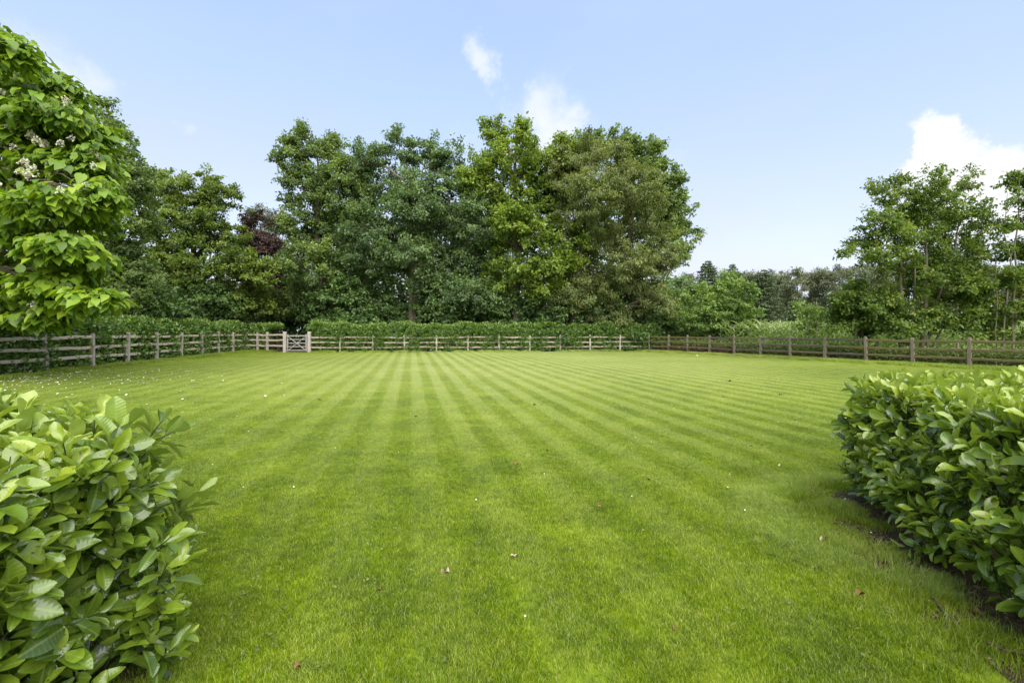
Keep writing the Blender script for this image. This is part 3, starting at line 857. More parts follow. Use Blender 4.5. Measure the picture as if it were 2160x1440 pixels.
T_('oak_tree', 'tall dark green oak with a ragged top and outstretched branch, behind the gate', 'tree', gbase(680, 38), [(670, 330, .28)],
   [(645, 312, 48, 40), (702, 322, 26, 38), (580, 338, 24, 12), (612, 372, 30, 24), (650, 395, 62, 55), (722, 410, 60, 62), (738, 372, 42, 46), (640, 470, 48, 45), (700, 500, 75, 60),
    (655, 560, 62, 52), (745, 590, 65, 55), (640, 640, 50, 42), (700, 650, 60, 35)], 38, M['oak'], M['bark'], seed=11)
T_('oak_tree', 'broad oak with a bare trunk showing above the clipped hedge', 'tree', gbase(868, 37), [(880, 400, .36)],
   [(765, 335, 42, 32), (842, 318, 40, 42), (905, 335, 32, 40), (955, 345, 42, 45), (800, 400, 55, 50), (880, 410, 60, 55), (960, 430, 48, 55), (780, 480, 55, 40),
    (850, 490, 60, 36), (930, 500, 60, 42), (790, 550, 60, 42), (870, 440, 58, 45, -2.2), (862, 535, 55, 30, -2.6), (1000, 470, 40, 70, -.5), (1000, 560, 45, 55, .5), (960, 560, 55, 45), (910, 600, 40, 32, -1.5), (985, 620, 55, 40), (830, 545, 50, 35)], 37, M['oak_blue'], M['bark_pale'], seed=12)
T_('maple_tree', 'bright yellow-green maple with the highest pointed top of the tree group', 'tree', gbase(1092, 36), [(1085, 330, .3)],
   [(1040, 285, 24, 36), (1105, 300, 28, 40), (1068, 345, 58, 50), (1145, 355, 42, 50), (1035, 405, 42, 45), (1110, 425, 68, 45), (1120, 490, 42, 34, -1.8), (1205, 495, 40, 36, -1.5),
    (1105, 560, 42, 28, -2), (1175, 560, 48, 30, -2), (1055, 500, 50, 50), (1085, 470, 50, 40, -2), (1060, 590, 45, 40, 0), (1150, 610, 38, 26, -1.5), (1170, 430, 42, 42), (1190, 330, 34, 36), (1005, 372, 34, 44), (1185, 400, 40, 50)], 36, M['maple'], M['bark'], seed=13, leaf=(.19, .12), per=40)
T_('willow_tree', 'soft olive-grey willow with drooping sprays beside the bright maple', 'tree', gbase(1200, 35), [(1240, 420, .26), (1330, 520, .18)],
   [(1225, 325, 52, 36), (1285, 345, 52, 45), (1330, 400, 58, 52), (1245, 420, 52, 60), (1355, 460, 52, 52), (1285, 500, 65, 52), (1385, 530, 48, 42), (1405, 565, 32, 24),
    (1300, 590, 68, 42), (1240, 620, 52, 42), (1355, 620, 52, 45), (1390, 640, 36, 42), (1300, 660, 60, 26), (1210, 560, 42, 50), (1195, 365, 42, 46), (1195, 460, 42, 56), (1200, 640, 45, 40), (1330, 560, 50, 40, -2)], 35, M['willow'], M['bark'], seed=14, leaf=(.17, .06), per=54, droop=.7)
T_('oak_tree', 'large rounded oak rising behind the olive-grey willow', 'tree', gbase(1330, 42), [(1330, 360, .36)],
   [(1225, 305, 34, 24), (1290, 305, 52, 28), (1352, 335, 52, 42), (1400, 392, 40, 50), (1425, 450, 34, 45), (1440, 500, 32, 30), (1425, 540, 28, 26), (1370, 460, 50, 60), (1300, 420, 60, 60), (1395, 440, 52, 70), (1335, 380, 60, 56), (1400, 520, 42, 50)],
   42, M['oak'], M['bark'], seed=15, leaf=(.19, .12), per=40, tone=(.55, .2))
T_('beech_tree', 'yellowish green beech behind the leafy grey fence', 'tree', gbase(400, 34.5), [(410, 420, .26)],
   [(345, 400, 42, 40), (400, 420, 48, 42), (437, 375, 12, 22), (462, 425, 36, 34), (488, 408, 16, 8), (375, 480, 72, 56), (455, 505, 60, 50), (345, 555, 62, 50), (430, 580, 72, 40),
    (515, 550, 48, 20), (562, 560, 28, 14), (540, 590, 36, 26), (480, 640, 62, 34), (550, 635, 40, 36), (370, 630, 60, 36)], 34.5, M['beech'], M['bark'], seed=16, leaf=(.165, .10), clump=.53, per=50, flat=.4)
T_('oak_tree', 'dark oak rising between the flowering tree and the yellowish beech', 'tree', gbase(250, 25), [(240, 300, .22)],
   [(228, 222, 22, 12), (215, 250, 34, 16), (255, 280, 24, 12), (205, 300, 40, 45), (250, 340, 36, 30), (215, 400, 50, 60), (285, 390, 42, 55), (270, 470, 60, 60), (230, 550, 60, 60), (290, 590, 60, 50),
    (255, 640, 60, 30)], 25, M['oak'], M['bark'], seed=17, leaf=(.14, .085), clump=.42, per=44)
T_('copper_beech', 'dark purple copper beech between the beech and the tall oak', 'tree', gbase(545, 39), [(545, 500, .18)],
   [(540, 490, 36, 36), (562, 520, 30, 26), (525, 540, 30, 30), (550, 590, 42, 42), (560, 640, 40, 36)], 39, M['copper'], M['bark'], seed=18, leaf=(.16, .10), clump=.5)
T_('pine_tree', 'grey-green pine peeping out behind the purple copper beech', 'tree', gbase(580, 46), [(580, 470, .2)],
   [(555, 452, 34, 16), (590, 475, 32, 28), (575, 510, 34, 28), (600, 560, 34, 40), (580, 620, 40, 50)], 46, M['pine'], M['bark_pale'], seed=19, leaf=(.26, .05), clump=.6, per=60)
# shaded understory under and behind the tall trees, one shrub each
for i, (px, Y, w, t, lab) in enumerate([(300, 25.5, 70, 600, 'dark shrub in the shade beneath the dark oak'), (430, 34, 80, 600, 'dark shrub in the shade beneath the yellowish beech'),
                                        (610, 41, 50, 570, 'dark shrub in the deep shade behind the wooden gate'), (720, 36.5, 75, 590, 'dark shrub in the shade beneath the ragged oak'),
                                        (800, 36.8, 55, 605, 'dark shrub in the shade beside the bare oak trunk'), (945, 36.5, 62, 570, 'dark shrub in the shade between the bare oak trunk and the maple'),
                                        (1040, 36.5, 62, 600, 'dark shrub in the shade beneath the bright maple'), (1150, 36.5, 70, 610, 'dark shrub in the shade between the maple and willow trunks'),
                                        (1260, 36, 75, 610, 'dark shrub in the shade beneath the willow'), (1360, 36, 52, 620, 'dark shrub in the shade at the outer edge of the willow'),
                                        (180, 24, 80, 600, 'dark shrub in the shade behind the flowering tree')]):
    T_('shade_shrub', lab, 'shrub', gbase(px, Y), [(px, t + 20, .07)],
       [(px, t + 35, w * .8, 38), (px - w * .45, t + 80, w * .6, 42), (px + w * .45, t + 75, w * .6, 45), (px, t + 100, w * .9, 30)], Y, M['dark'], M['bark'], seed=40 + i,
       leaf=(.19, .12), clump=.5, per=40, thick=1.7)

# woodland further back, seen through the gaps
for i, (px, Y, t, w, lab) in enumerate([(130, 46, 520, 90, 'woodland tree far behind the flowering catalpa'), (330, 50, 540, 90, 'woodland tree far behind the yellowish beech'), (500, 54, 560, 70, 'woodland tree far behind the copper beech'),
                                        (620, 56, 540, 70, 'woodland tree closing the view behind the wooden gate'), (740, 50, 410, 80, 'woodland tree far behind the ragged oak'), (880, 52, 430, 80, 'woodland tree far behind the bare oak trunk'),
                                        (1005, 50, 390, 80, 'woodland tree filling the gap between the broad oak and the maple'), (1140, 52, 430, 80, 'woodland tree far behind the maple'), (1260, 50, 440, 70, 'woodland tree far behind the willow'),
                                        (1370, 54, 600, 60, 'low woodland tree far behind the edge of the willow')]):
    T_('woodland_tree', lab, 'tree', gbase(px, Y), [(px, t + 30, .15)],
       [(px, t + 30, w * .5, 36)] + [(px + dx * w, yy, w * .5, 42) for yy in range(t + 80, 670, 72) for dx in (-.5, .05, .5)],
       Y, M['oak'], M['bark'], seed=140 + i, leaf=(.30, .20), clump=.8, per=36, thick=1.1, tone=(.35, .2))
# right side
T_('field_maple', 'loose multi-stemmed maple with sky showing through, behind the mossy fence', 'tree', gbase(1935, 22.5),
   [(1880, 430, .085, -.3, 0), (1930, 470, .06, -.1, .1), (1960, 420, .085, .1, -.1), (2030, 440, .07, .3, .1), (1850, 540, .05, -.5, .1), (2070, 500, .05, .6, .2)],
   [(1905, 372, 16, 18), (1868, 395, 34, 18), (1970, 378, 28, 28), (2042, 385, 22, 26), (1905, 428, 50, 30), (1975, 428, 48, 36), (2055, 440, 32, 26), (1858, 468, 42, 28), (1930, 490, 55, 38),
    (2015, 490, 50, 38), (2080, 470, 28, 18), (1815, 512, 36, 13), (1790, 528, 18, 6), (1870, 545, 52, 24), (1970, 555, 60, 34), (2055, 535, 34, 30), (1945, 610, 52, 26), (2015, 625, 52, 26), (1880, 500, 50, 32), (1950, 455, 60, 30), (2010, 540, 55, 36), (1920, 570, 55, 32), (2000, 600, 60, 34), (2060, 620, 44, 30), (1930, 660, 50, 24), (2010, 670, 50, 22),
    (1850, 640, 52, 40), (2040, 580, 40, 24)],
   22.5, M['field_maple'], M['bark_pale'], seed=21, thick=2.3, lscale=1.1, leaf=(.13, .08), clump=.30, per=22, density=1.1, flat=.45, tone=(.5, .22))
T_('shrub', 'dense dark green shrub at the foot of the multi-stemmed maple', 'shrub', gbase(1820, 23.5), [(1820, 640, .05), (1790, 640, .04)],
   [(1810, 630, 40, 34), (1765, 632, 24, 10), (1850, 655, 42, 32), (1800, 672, 45, 32), (1860, 690, 50, 26)], 23.5, M['field_maple'], M['bark_pale'], seed=22, leaf=(.12, .08), clump=.36, per=40, tone=(.35, .2))
T_('shrub', 'low leafy shrub filling in between the maple stems just above the mossy fence', 'shrub', gbase(1960, 22.2), [(1950, 650, .03), (2000, 650, .03)],
   [(1910, 690, 40, 26), (1965, 680, 42, 30), (2025, 675, 44, 32), (2080, 690, 40, 28), (2120, 700, 40, 20), (1880, 700, 34, 20)], 22.2, M['field_maple'], M['bark_pale'], seed=29, leaf=(.12, .08), clump=.36, per=30, thick=1.6, tone=(.35, .2))
T_('young_maple', 'slender young maple with bare thin stems at the end of the mossy fence', 'tree', gbase(2125, 21.5),
   [(2125, 405, .035, -.2, 0), (2150, 375, .045, .2, 0), (2190, 372, .045, .4, .2), (2095, 490, .03, -.3, .1)],
   [(2150, 378, 28, 16), (2185, 372, 34, 24), (2145, 425, 22, 10), (2125, 478, 26, 12), (2165, 470, 26, 16), (2110, 515, 20, 10), (2150, 530, 34, 16), (2100, 590, 46, 22), (2160, 600, 46, 34), (2110, 650, 46, 22),
    (2200, 520, 40, 40), (2215, 430, 36, 36), (2230, 620, 60, 50), (2160, 660, 40, 20)],
   21.5, M['field_maple'], M['bark_pale'], seed=23, thick=3.0, lscale=1.2, leaf=(.13, .085), clump=.36, per=24, density=1.15, flat=.4)
T_('shrub', 'light green rounded bush standing in front of the conifers', 'shrub', gbase(1535, 33), [(1530, 610, .07), (1555, 630, .05)],
   [(1540, 600, 30, 20), (1500, 622, 34, 22), (1572, 625, 28, 26), (1515, 655, 44, 30), (1570, 668, 34, 28), (1480, 680, 36, 26), (1540, 690, 48, 24)], 33, M['bush'], M['bark_pale'], seed=24, leaf=(.14, .09), clump=.42, per=44)
T_('shrub', 'small pale shrub tucked between the willow and the light green bush', 'shrub', gbase(1420, 38), [(1420, 630, .05)],
   [(1422, 632, 30, 24), (1400, 655, 34, 26), (1445, 660, 28, 26), (1425, 685, 44, 22)], 38, M['bush'], M['bark_pale'], seed=25, leaf=(.15, .09), clump=.45, per=44, tone=(.4, .2))
T_('shrub', 'small sparse yellow-green shrub in front of the maize', 'shrub', gbase(1712, 28), [(1700, 640, .03), (1730, 660, .025)],
   [(1705, 655, 20, 12), (1690, 650, 12, 6), (1725, 668, 20, 12), (1700, 685, 26, 12), (1735, 692, 30, 12)], 28, M['bush'], M['bark_pale'], seed=26, leaf=(.12, .08), clump=.32, per=18, tone=(.7, .2))
T_('oak_tree', 'mid green tree at the woodland edge behind the small pale shrub', 'tree', gbase(1440, 75), [(1440, 590, .2)],
   [(1435, 605, 26, 20), (1415, 630, 24, 26), (1460, 625, 26, 26), (1440, 660, 40, 24)], 75, M['oak_blue'], M['bark_pale'], seed=27, leaf=(.32, .2), clump=.8, per=40, tone=(.6, .2))


def spruce(px, top, Y, w, seed, label):
    rng = np.random.default_rng(seed); bx, by = gbase(px, Y); H = at(px, top, Y)[2]; Rm = w / 1000 * Y
    root = empty('spruce_tree', (bx, by, 0)); tag(root, label, 'tree')
    g = Geo(); g.tube([(bx, by, -.1), (bx, by, H * .5), (bx, by, H * .985)], [.2, .13, .02], 7)
    pos = []; axs = []; Ls = []
    z = H * .12
    while z < H * .985:
        f = 1 - z / H; r = Rm * (f ** .8) * rng.uniform(.85, 1.1); nb = 9 if f > .1 else 5
        a0 = rng.random() * 6.28
        for b in range(nb):
            a = a0 + b * 6.283 / nb + rng.normal(0, .2); rr = r * rng.uniform(.65, 1.15); d = np.array([math.cos(a), math.sin(a), 0])
            e = np.array([bx, by, z]) + d * rr + UP * (.10 * rr - .28 * rr * f)
            P = np.array([np.array([bx, by, z]), (np.array([bx, by, z]) + e) / 2 + UP * .02 * rr, e]); g.tube(P, [.04, .025, .006], 4)
            n = int(14 * rr / .6) + 8
            t = rng.random(n) ** .7; p = np.array([bx, by, z]) + (e - np.array([bx, by, z])) * t[:, None]
            side = np.array([-d[1], d[0], 0]); off = rng.normal(0, .28, (n, 1)) * (rr * .4) * (1.05 - t[:, None])
            pos.append(p + side * off + UP * rng.normal(-.08, .08, (n, 1)))
            axs.append(d * .6 + side * np.sign(off) * .6 + rng.normal(0, .25, (n, 3)) - UP * .3); Ls.append(rng.uniform(.3, .55, n))
        z += H * .034 * rng.uniform(.8, 1.2)
    pos = np.concatenate(pos); axs = np.concatenate(axs); Ls = np.concatenate(Ls); N = len(pos)
    link('trunk', g.mesh('trunk'), M['bark_pale'], root)
    T, F = tmpl_quad()
    V, Fc = spread(T, F, pos, axs, norm(UP[None] + rng.normal(0, .5, (N, 3))), Ls, Ls * .32)
    me = mesh_np('crown', V, Fc, None, {'tone': np.repeat(np.clip(rng.normal(.5, .2, N), 0, 1), 2)})
    o = link('crown', me, M['spruce'], root); o['kind'] = 'stuff'
    return N


for i, (px, top, Y, w, lab) in enumerate([(1493, 545, 92, 84, 'tallest dark spruce rising behind the light green bush'), (1545, 555, 96, 78, 'second spruce with a narrow pointed top beside the tallest spruce'),
                                          (1611, 564, 95, 72, 'spruce with bare lower trunk at the edge of the maize field')]):
    total += spruce(px, top, Y, w, 60 + i, lab)


def pine(px, top, Y, w, seed, label, mat='pine', group='pines along the far edge of the maize field'):
    rng = np.random.default_rng(seed)
    lobes = []
    for k in range(10):
        yy = top + 10 + (k / 10) ** 1.1 * 70 + rng.normal(0, 4)
        lobes.append((px + rng.normal(0, w * .45), yy, w * rng.uniform(.38, .62), rng.uniform(6, 11), rng.normal(0, 2)))
    lobes.append((px, top + 10, w * .5, 9, 0))
    T_('pine_tree', label, 'tree', gbase(px, Y), [(px, top + 12, .2)], lobes, Y, M[mat], M['bark_pale'], seed=seed, leaf=(.42, .09), clump=.9, per=34, flat=.45, density=1.0, group=group, droop=0, thick=2.2)


PINE_LAB = 'grey-green pine with layered crown at the far edge of the maize field'
for i, (px, top, Y, w) in enumerate([(1455, 575, 105, 22), (1520, 580, 108, 24), (1580, 572, 106, 26), (1600, 585, 112, 26), (1632, 580, 100, 24), (1655, 578, 104, 26), (1682, 573, 98, 30), (1712, 580, 106, 28), (1738, 572, 100, 30), (1772, 566, 96, 30),
                                     (1805, 560, 100, 30), (1845, 560, 104, 34), (1900, 565, 106, 34), (1960, 570, 106, 34), (2020, 565, 106, 34), (2080, 560, 104, 34), (2140, 565, 106, 34)]):
    lab = {0: 'grey-green pine beside the tallest spruce, over the pale shrub', 1: 'grey-green pine between the two pointed spruces', 10: 'tall pine rising just beside the multi-stemmed maple',
           3: 'grey-green pine close behind the bare-trunked spruce', 8: 'grey-green pine above the small sparse yellow-green shrub'}.get(i, PINE_LAB)
    pine(px, top, Y, w, 80 + i, lab, group='pines along the far edge of the maize field' if lab == PINE_LAB else None)


def leafy_mass(name, label, cat, boxes, mat, leaf, n, seed, tmpl=None, droop=.2, tone=(.5, .2), parent=None, kind='stuff', up=.6):
    """leaves spread through boxes (polyline plan strips): list of (x0,y0,x1,y1,width,z0,z1,weight)"""
    rng = np.random.default_rng(seed); P = []
    wsum = sum(b[7] for b in boxes)
    for (x0, y0, x1, y1, w, z0, z1, wt) in boxes:
        k = int(n * wt / wsum); t = rng.random((k, 1)); a = np.array([x0, y0]); b = np.array([x1, y1])
        u = norm(b - a); nrm = np.array([-u[1], u[0]])
        xy = a + (b - a) * t + nrm * (rng.random((k, 1)) - .5) * w
        h = z1 * (1 + .18 * np.sin(xy[:, 0] * 2.1 + xy[:, 1]) + rng.normal(0, .08, k))
        z = z0 + (h - z0) * rng.random(k) ** .8
        P.append(np.concatenate([xy, z[:, None]], 1))
    P = np.concatenate(P); N = len(P)
    T, F = tmpl or tmpl_quad()
    ax = norm(rng.normal(0, .7, (N, 3)) + np.array([0, 0, -droop]))
    V, Fc = spread(T, F, P, ax, norm(UP[None] * up + rng.normal(0, .5, (N, 3)) + np.array([0, -.3, 0])), leaf[0] * rng.uniform(.6, 1.3, N), leaf[1] * rng.uniform(.6, 1.3, N))
    tn = np.clip(rng.normal(tone[0], tone[1], N), 0, 1)
    me = mesh_np(name, V, Fc, None, {'tone': np.repeat(tn, len(F))})
    o = link(name, me, mat, parent)
    tag(o, label, cat, kind=kind)
    return N


# shaded woodland edge beneath the pines, and herbs behind the mossy fence
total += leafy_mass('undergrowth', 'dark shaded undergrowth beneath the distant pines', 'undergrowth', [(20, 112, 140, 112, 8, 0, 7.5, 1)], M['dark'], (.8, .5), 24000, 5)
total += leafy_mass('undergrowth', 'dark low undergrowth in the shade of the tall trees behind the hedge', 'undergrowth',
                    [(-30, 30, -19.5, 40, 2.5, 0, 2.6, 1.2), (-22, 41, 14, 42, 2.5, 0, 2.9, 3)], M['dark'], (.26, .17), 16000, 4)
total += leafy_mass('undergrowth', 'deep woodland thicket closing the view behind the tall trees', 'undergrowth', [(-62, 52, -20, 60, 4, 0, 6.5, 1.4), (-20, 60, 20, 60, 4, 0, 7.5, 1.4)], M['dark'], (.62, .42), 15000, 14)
RFa = np.array(RF)
bx = []
for i in range(len(RF) - 1):
    a, b = RFa[i] + (.9, .55), RFa[i + 1] + (.9, .55)
    bx.append((a[0], a[1], b[0], b[1], 1.3, .0, .62 if i > 2 else .75, 1))
total += leafy_mass('undergrowth', 'tangled green herbs and brambles growing behind the mossy fence', 'undergrowth', bx, M['herb'], (.14, .06), 26000, 6)
bx = []
for i in range(len(RF) - 1):
    a, b = RFa[i] + (2.4, 1.4), RFa[i + 1] + (2.4, 1.4)
    bx.append((a[0], a[1], b[0], b[1], 1.6, .1, .5 if i % 3 else .8, 1))
total += leafy_mass('undergrowth', 'taller nettles and saplings between the mossy fence and the maize', 'undergrowth', bx, M['bush'], (.15, .07), 6500, 8, tone=(.45, .22))
total += leafy_mass('dry_undergrowth', 'brown dead stems at the corner of the mossy fence', 'undergrowth', [(RF[0][0] + .3, RF[0][1] + .5, RF[4][0] + .3, RF[4][1] + .3, .8, 0, .42, 1)], M['dry'], (.22, .02), 4200, 9, up=.1, droop=-.4)


def corn():
    rng = np.random.default_rng(31)
    P = []
    y = 31.5
    while y < 46:
        n = int(36 / .28); x = 11 + np.arange(n) * .28 + rng.normal(0, .05, n)
        P.append(np.stack([x - (y - 33) * .0 , np.full(n, y) + rng.normal(0, .08, n) - (x - 11) * .10], 1)); y += .9 if y < 37 else 2.6
    P = np.concatenate(P)
    # keep clear of the bush and the fence
    d = np.array([np.min(np.linalg.norm(RFa - p, axis=1)) for p in P]); P = P[d > 2.6]
    N = len(P); H = rng.normal(1.78, .09, N)
    k = 9; ci = np.repeat(np.arange(N), k); j = np.tile(np.arange(k), N)
    a = (j % 2) * np.pi + np.repeat(rng.random(N) * 6.28, k) + rng.normal(0, .35, N * k)
    z = H[ci] * (.12 + .10 * j); dirs = np.stack([np.cos(a), np.sin(a), np.full(N * k, 1.9)], 1)
    pos = np.concatenate([P[ci], z[:, None]], 1)
    us = [0, .4, .75, 1]; T, F = tmpl_grid(us, [.25, .5, .4, .03], .25, .55)
    nh = norm(np.stack([-np.cos(a) * .6, -np.sin(a) * .6, np.ones(N * k)], 1))
    V, Fc = spread(T, F, pos, dirs, nh, rng.uniform(.5, .75, N * k), rng.uniform(.06, .095, N * k))
    tn = np.clip(rng.normal(.42, .16, N * k) + np.maximum(j - 5, 0) * .13, 0, 1)
    me = mesh_np('maize_field', V, Fc, None, {'tone': np.repeat(tn, len(F))})
    o = link('maize', me, M['corn']); tag(o, 'dense stand of green maize in the field beyond the mossy fence', 'maize', kind='stuff')
    return len(Fc)


total += corn()


# ------------------------------------------------------------------ laurel hedges along the fences
def long_hedge(label, line, off, width, height, seed, n, leaf, poke=.0):
    rng = np.random.default_rng(seed); L = np.array(line, float)
    seg = np.diff(L, axis=0); sl = np.linalg.norm(seg, axis=1); cum = np.concatenate([[0], np.cumsum(sl)])
    root = empty('laurel_hedge', (L[0][0], L[0][1], 0)); tag(root, label, 'hedge')

    def plan(t, o):
        i = np.clip(np.searchsorted(cum, t, side='right') - 1, 0, len(sl) - 1)
        u = seg[i] / sl[i][:, None]; nr = np.stack([-u[:, 1], u[:, 0]], 1)
        return L[i] + u * (t - cum[i])[:, None] + nr * o[:, None], nr
    # shoots on the front face, the top and the back
    ns = n // 8
    t = rng.random(ns) * cum[-1]; which = rng.random(ns)
    fr = height / (height + width * .8) * .8
    topw = which > fr
    hh = height * (1 + .05 * np.sin(t * 1.3) + .04 * np.sin(t * 3.1 + 1) + .02 * np.sin(t * 7))
    s = np.sign(off)
    bulge = .10 * np.sin(t * 2.3 + 1) + .07 * np.sin(t * 5.1)
    o = np.where(topw, off + s * rng.random(ns) * width, off + s * (rng.random(ns) ** 2 * .28 + bulge * .5 - poke))
    z = np.where(topw, hh + rng.normal(0, .05, ns), hh * rng.random(ns))
    edge = np.clip((z / hh - .85) / .15, 0, 1)
    o = np.where(topw, o, o + s * edge * .15)
    xy, nr = plan(t, o)
    out = np.concatenate([-s * nr, np.zeros((ns, 1))], 1)
    face = np.where(topw[:, None], UP[None] + out * .15, out + UP[None] * .25)
    sax = norm(face * .7 + UP[None] * .5 + rng.normal(0, .35, (ns, 3)))
    k = 8; ci = np.repeat(np.arange(ns), k); N = len(ci); j = np.tile(np.arange(k), ns)
    pos = np.concatenate([xy, z[:, None]], 1)[ci] + sax[ci] * ((j - 3) * .03)[:, None]
    a = j * 2.4 + np.repeat(rng.random(ns) * 6.28, k)
    b1 = norm(np.cross(sax[ci], np.array([.3, .5, .81]))); b2 = np.cross(sax[ci], b1)
    rad = b1 * np.cos(a)[:, None] + b2 * np.sin(a)[:, None]
    el = (.9 - j * .09)[:, None]
    ax = norm(sax[ci] * (1 - el) + rad * el + rng.normal(0, .15, (N, 3)))
    nh = norm(sax[ci] - ax * .3 + rng.normal(0, .25, (N, 3)))
    T, F = tmpl_quad()
    V, Fc = spread(T, F, pos, ax, nh, leaf[0] * rng.uniform(.7, 1.2, N), leaf[1] * rng.uniform(.75, 1.2, N))
    ok = True
    tn = np.clip(rng.normal(.36, .16, N) + j * .03 + np.repeat(np.where(topw, .16, 0), k), 0, 1)
    me = mesh_np('foliage', V, Fc, None, {'tone': np.repeat(tn, len(F))})
    o_ = link('foliage', me, M['laurel_far'], root); o_['kind'] = 'stuff'
    g = Geo()
    for tt in np.arange(.3, cum[-1], .45):
        p, nr1 = plan(np.array([tt]), np.array([off + s * width * .5])); p = p[0]
        for q in range(3):
            e = np.array([p[0] + rng.normal(0, .2), p[1] + rng.normal(0, .2), height * rng.uniform(.7, .95)])
            g.tube(limb_path((p[0] + rng.normal(0, .05), p[1] + rng.normal(0, .05), -.05), e, rng, 4), [.025, .02, .012, .004], 5)
    link('stems', g.mesh('stems'), M['twig'], root)['kind'] = 'stuff'
    return N * len(F)


total += long_hedge('unclipped laurel hedge growing through the pale fence on the way to the gate', LF, .32, 1.3, 1.78, 71, 56000, (.17, .085), poke=.24)
total += long_hedge('long clipped laurel hedge behind the pale three-rail fence', [tuple(GATE_R + np.array([-.05, .1]))] + FF[1:] + [(10.6, 34.0)], .22, 1.2, 1.74, 72, 56000, (.165, .085), poke=.20)


# ------------------------------------------------------------------ the flowering catalpa
def projected(P):
    return 1080 + 1000 * P[:, 0] / P[:, 1], 698 - 1000 * (P[:, 2] - EYE) / P[:, 1]


def leaf_parts(root, name, pos, ax, nh, L, W, tone, templates, mat, pick, low=None, lowt=None, tone_levels=4, hi=None):
    """picked leaves become objects of their own that share meshes; the rest one foliage mesh"""
    N = len(pos); rest = np.ones(N, bool); rest[pick] = False
    Ts = templates
    shared = {}
    for vi, (T, F) in enumerate(hi or Ts):
        for q in range(tone_levels):
            me = mesh_np(name, T, F, {'lu': T[:, 1], 'lv': T[:, 0]}, {'tone': np.full(len(F), (q + .5) / tone_levels)})
            me.materials.append(mat); shared[vi, q] = me
    pm = Matrix.Translation(root.location).inverted()
    rng = np.random.default_rng(9)
    for i in pick:
        t = norm(ax[i]); b = norm(np.cross(t, nh[i])); n = np.cross(b, t)
        q = int(min(tone_levels - 1, max(0, tone[i] * tone_levels))); v = int(rng.integers(0, len(Ts)))
        o = bpy.data.objects.new(name, shared[v, q]); col.objects.link(o); o.parent = root
        m = Matrix(((b[0] * W[i], t[0] * L[i], n[0] * L[i], pos[i][0]), (b[1] * W[i], t[1] * L[i], n[1] * L[i], pos[i][1]), (b[2] * W[i], t[2] * L[i], n[2] * L[i], pos[i][2]), (0, 0, 0, 1)))
        o.matrix_local = pm @ m
    ri = np.nonzero(rest)[0]
    Vs = []; Fs = []; lu = []; lv = []; tn = []; off = 0
    grp = rng.integers(0, len(Ts), len(ri)); Ts = list(Ts)
    if low is not None:
        grp[low[ri]] = len(Ts); Ts.append(lowt)
    for vi, (T, F) in enumerate(Ts):
        s = ri[grp == vi]
        V, Fc = spread(T, F, pos[s], ax[s], nh[s], L[s], W[s])
        Vs.append(V); Fs.append(Fc + off); off += len(V)
        lu.append(np.tile(T[:, 1], len(s))); lv.append(np.tile(T[:, 0], len(s))); tn.append(np.repeat(tone[s], len(F)))
    me = mesh_np('foliage', np.concatenate(Vs), np.concatenate(Fs), {'lu': np.concatenate(lu), 'lv': np.concatenate(lv)}, {'tone': np.concatenate(tn)})
    o = link('foliage', me, mat, root); o['kind'] = 'stuff'
    return sum(len(f) for f in Fs)


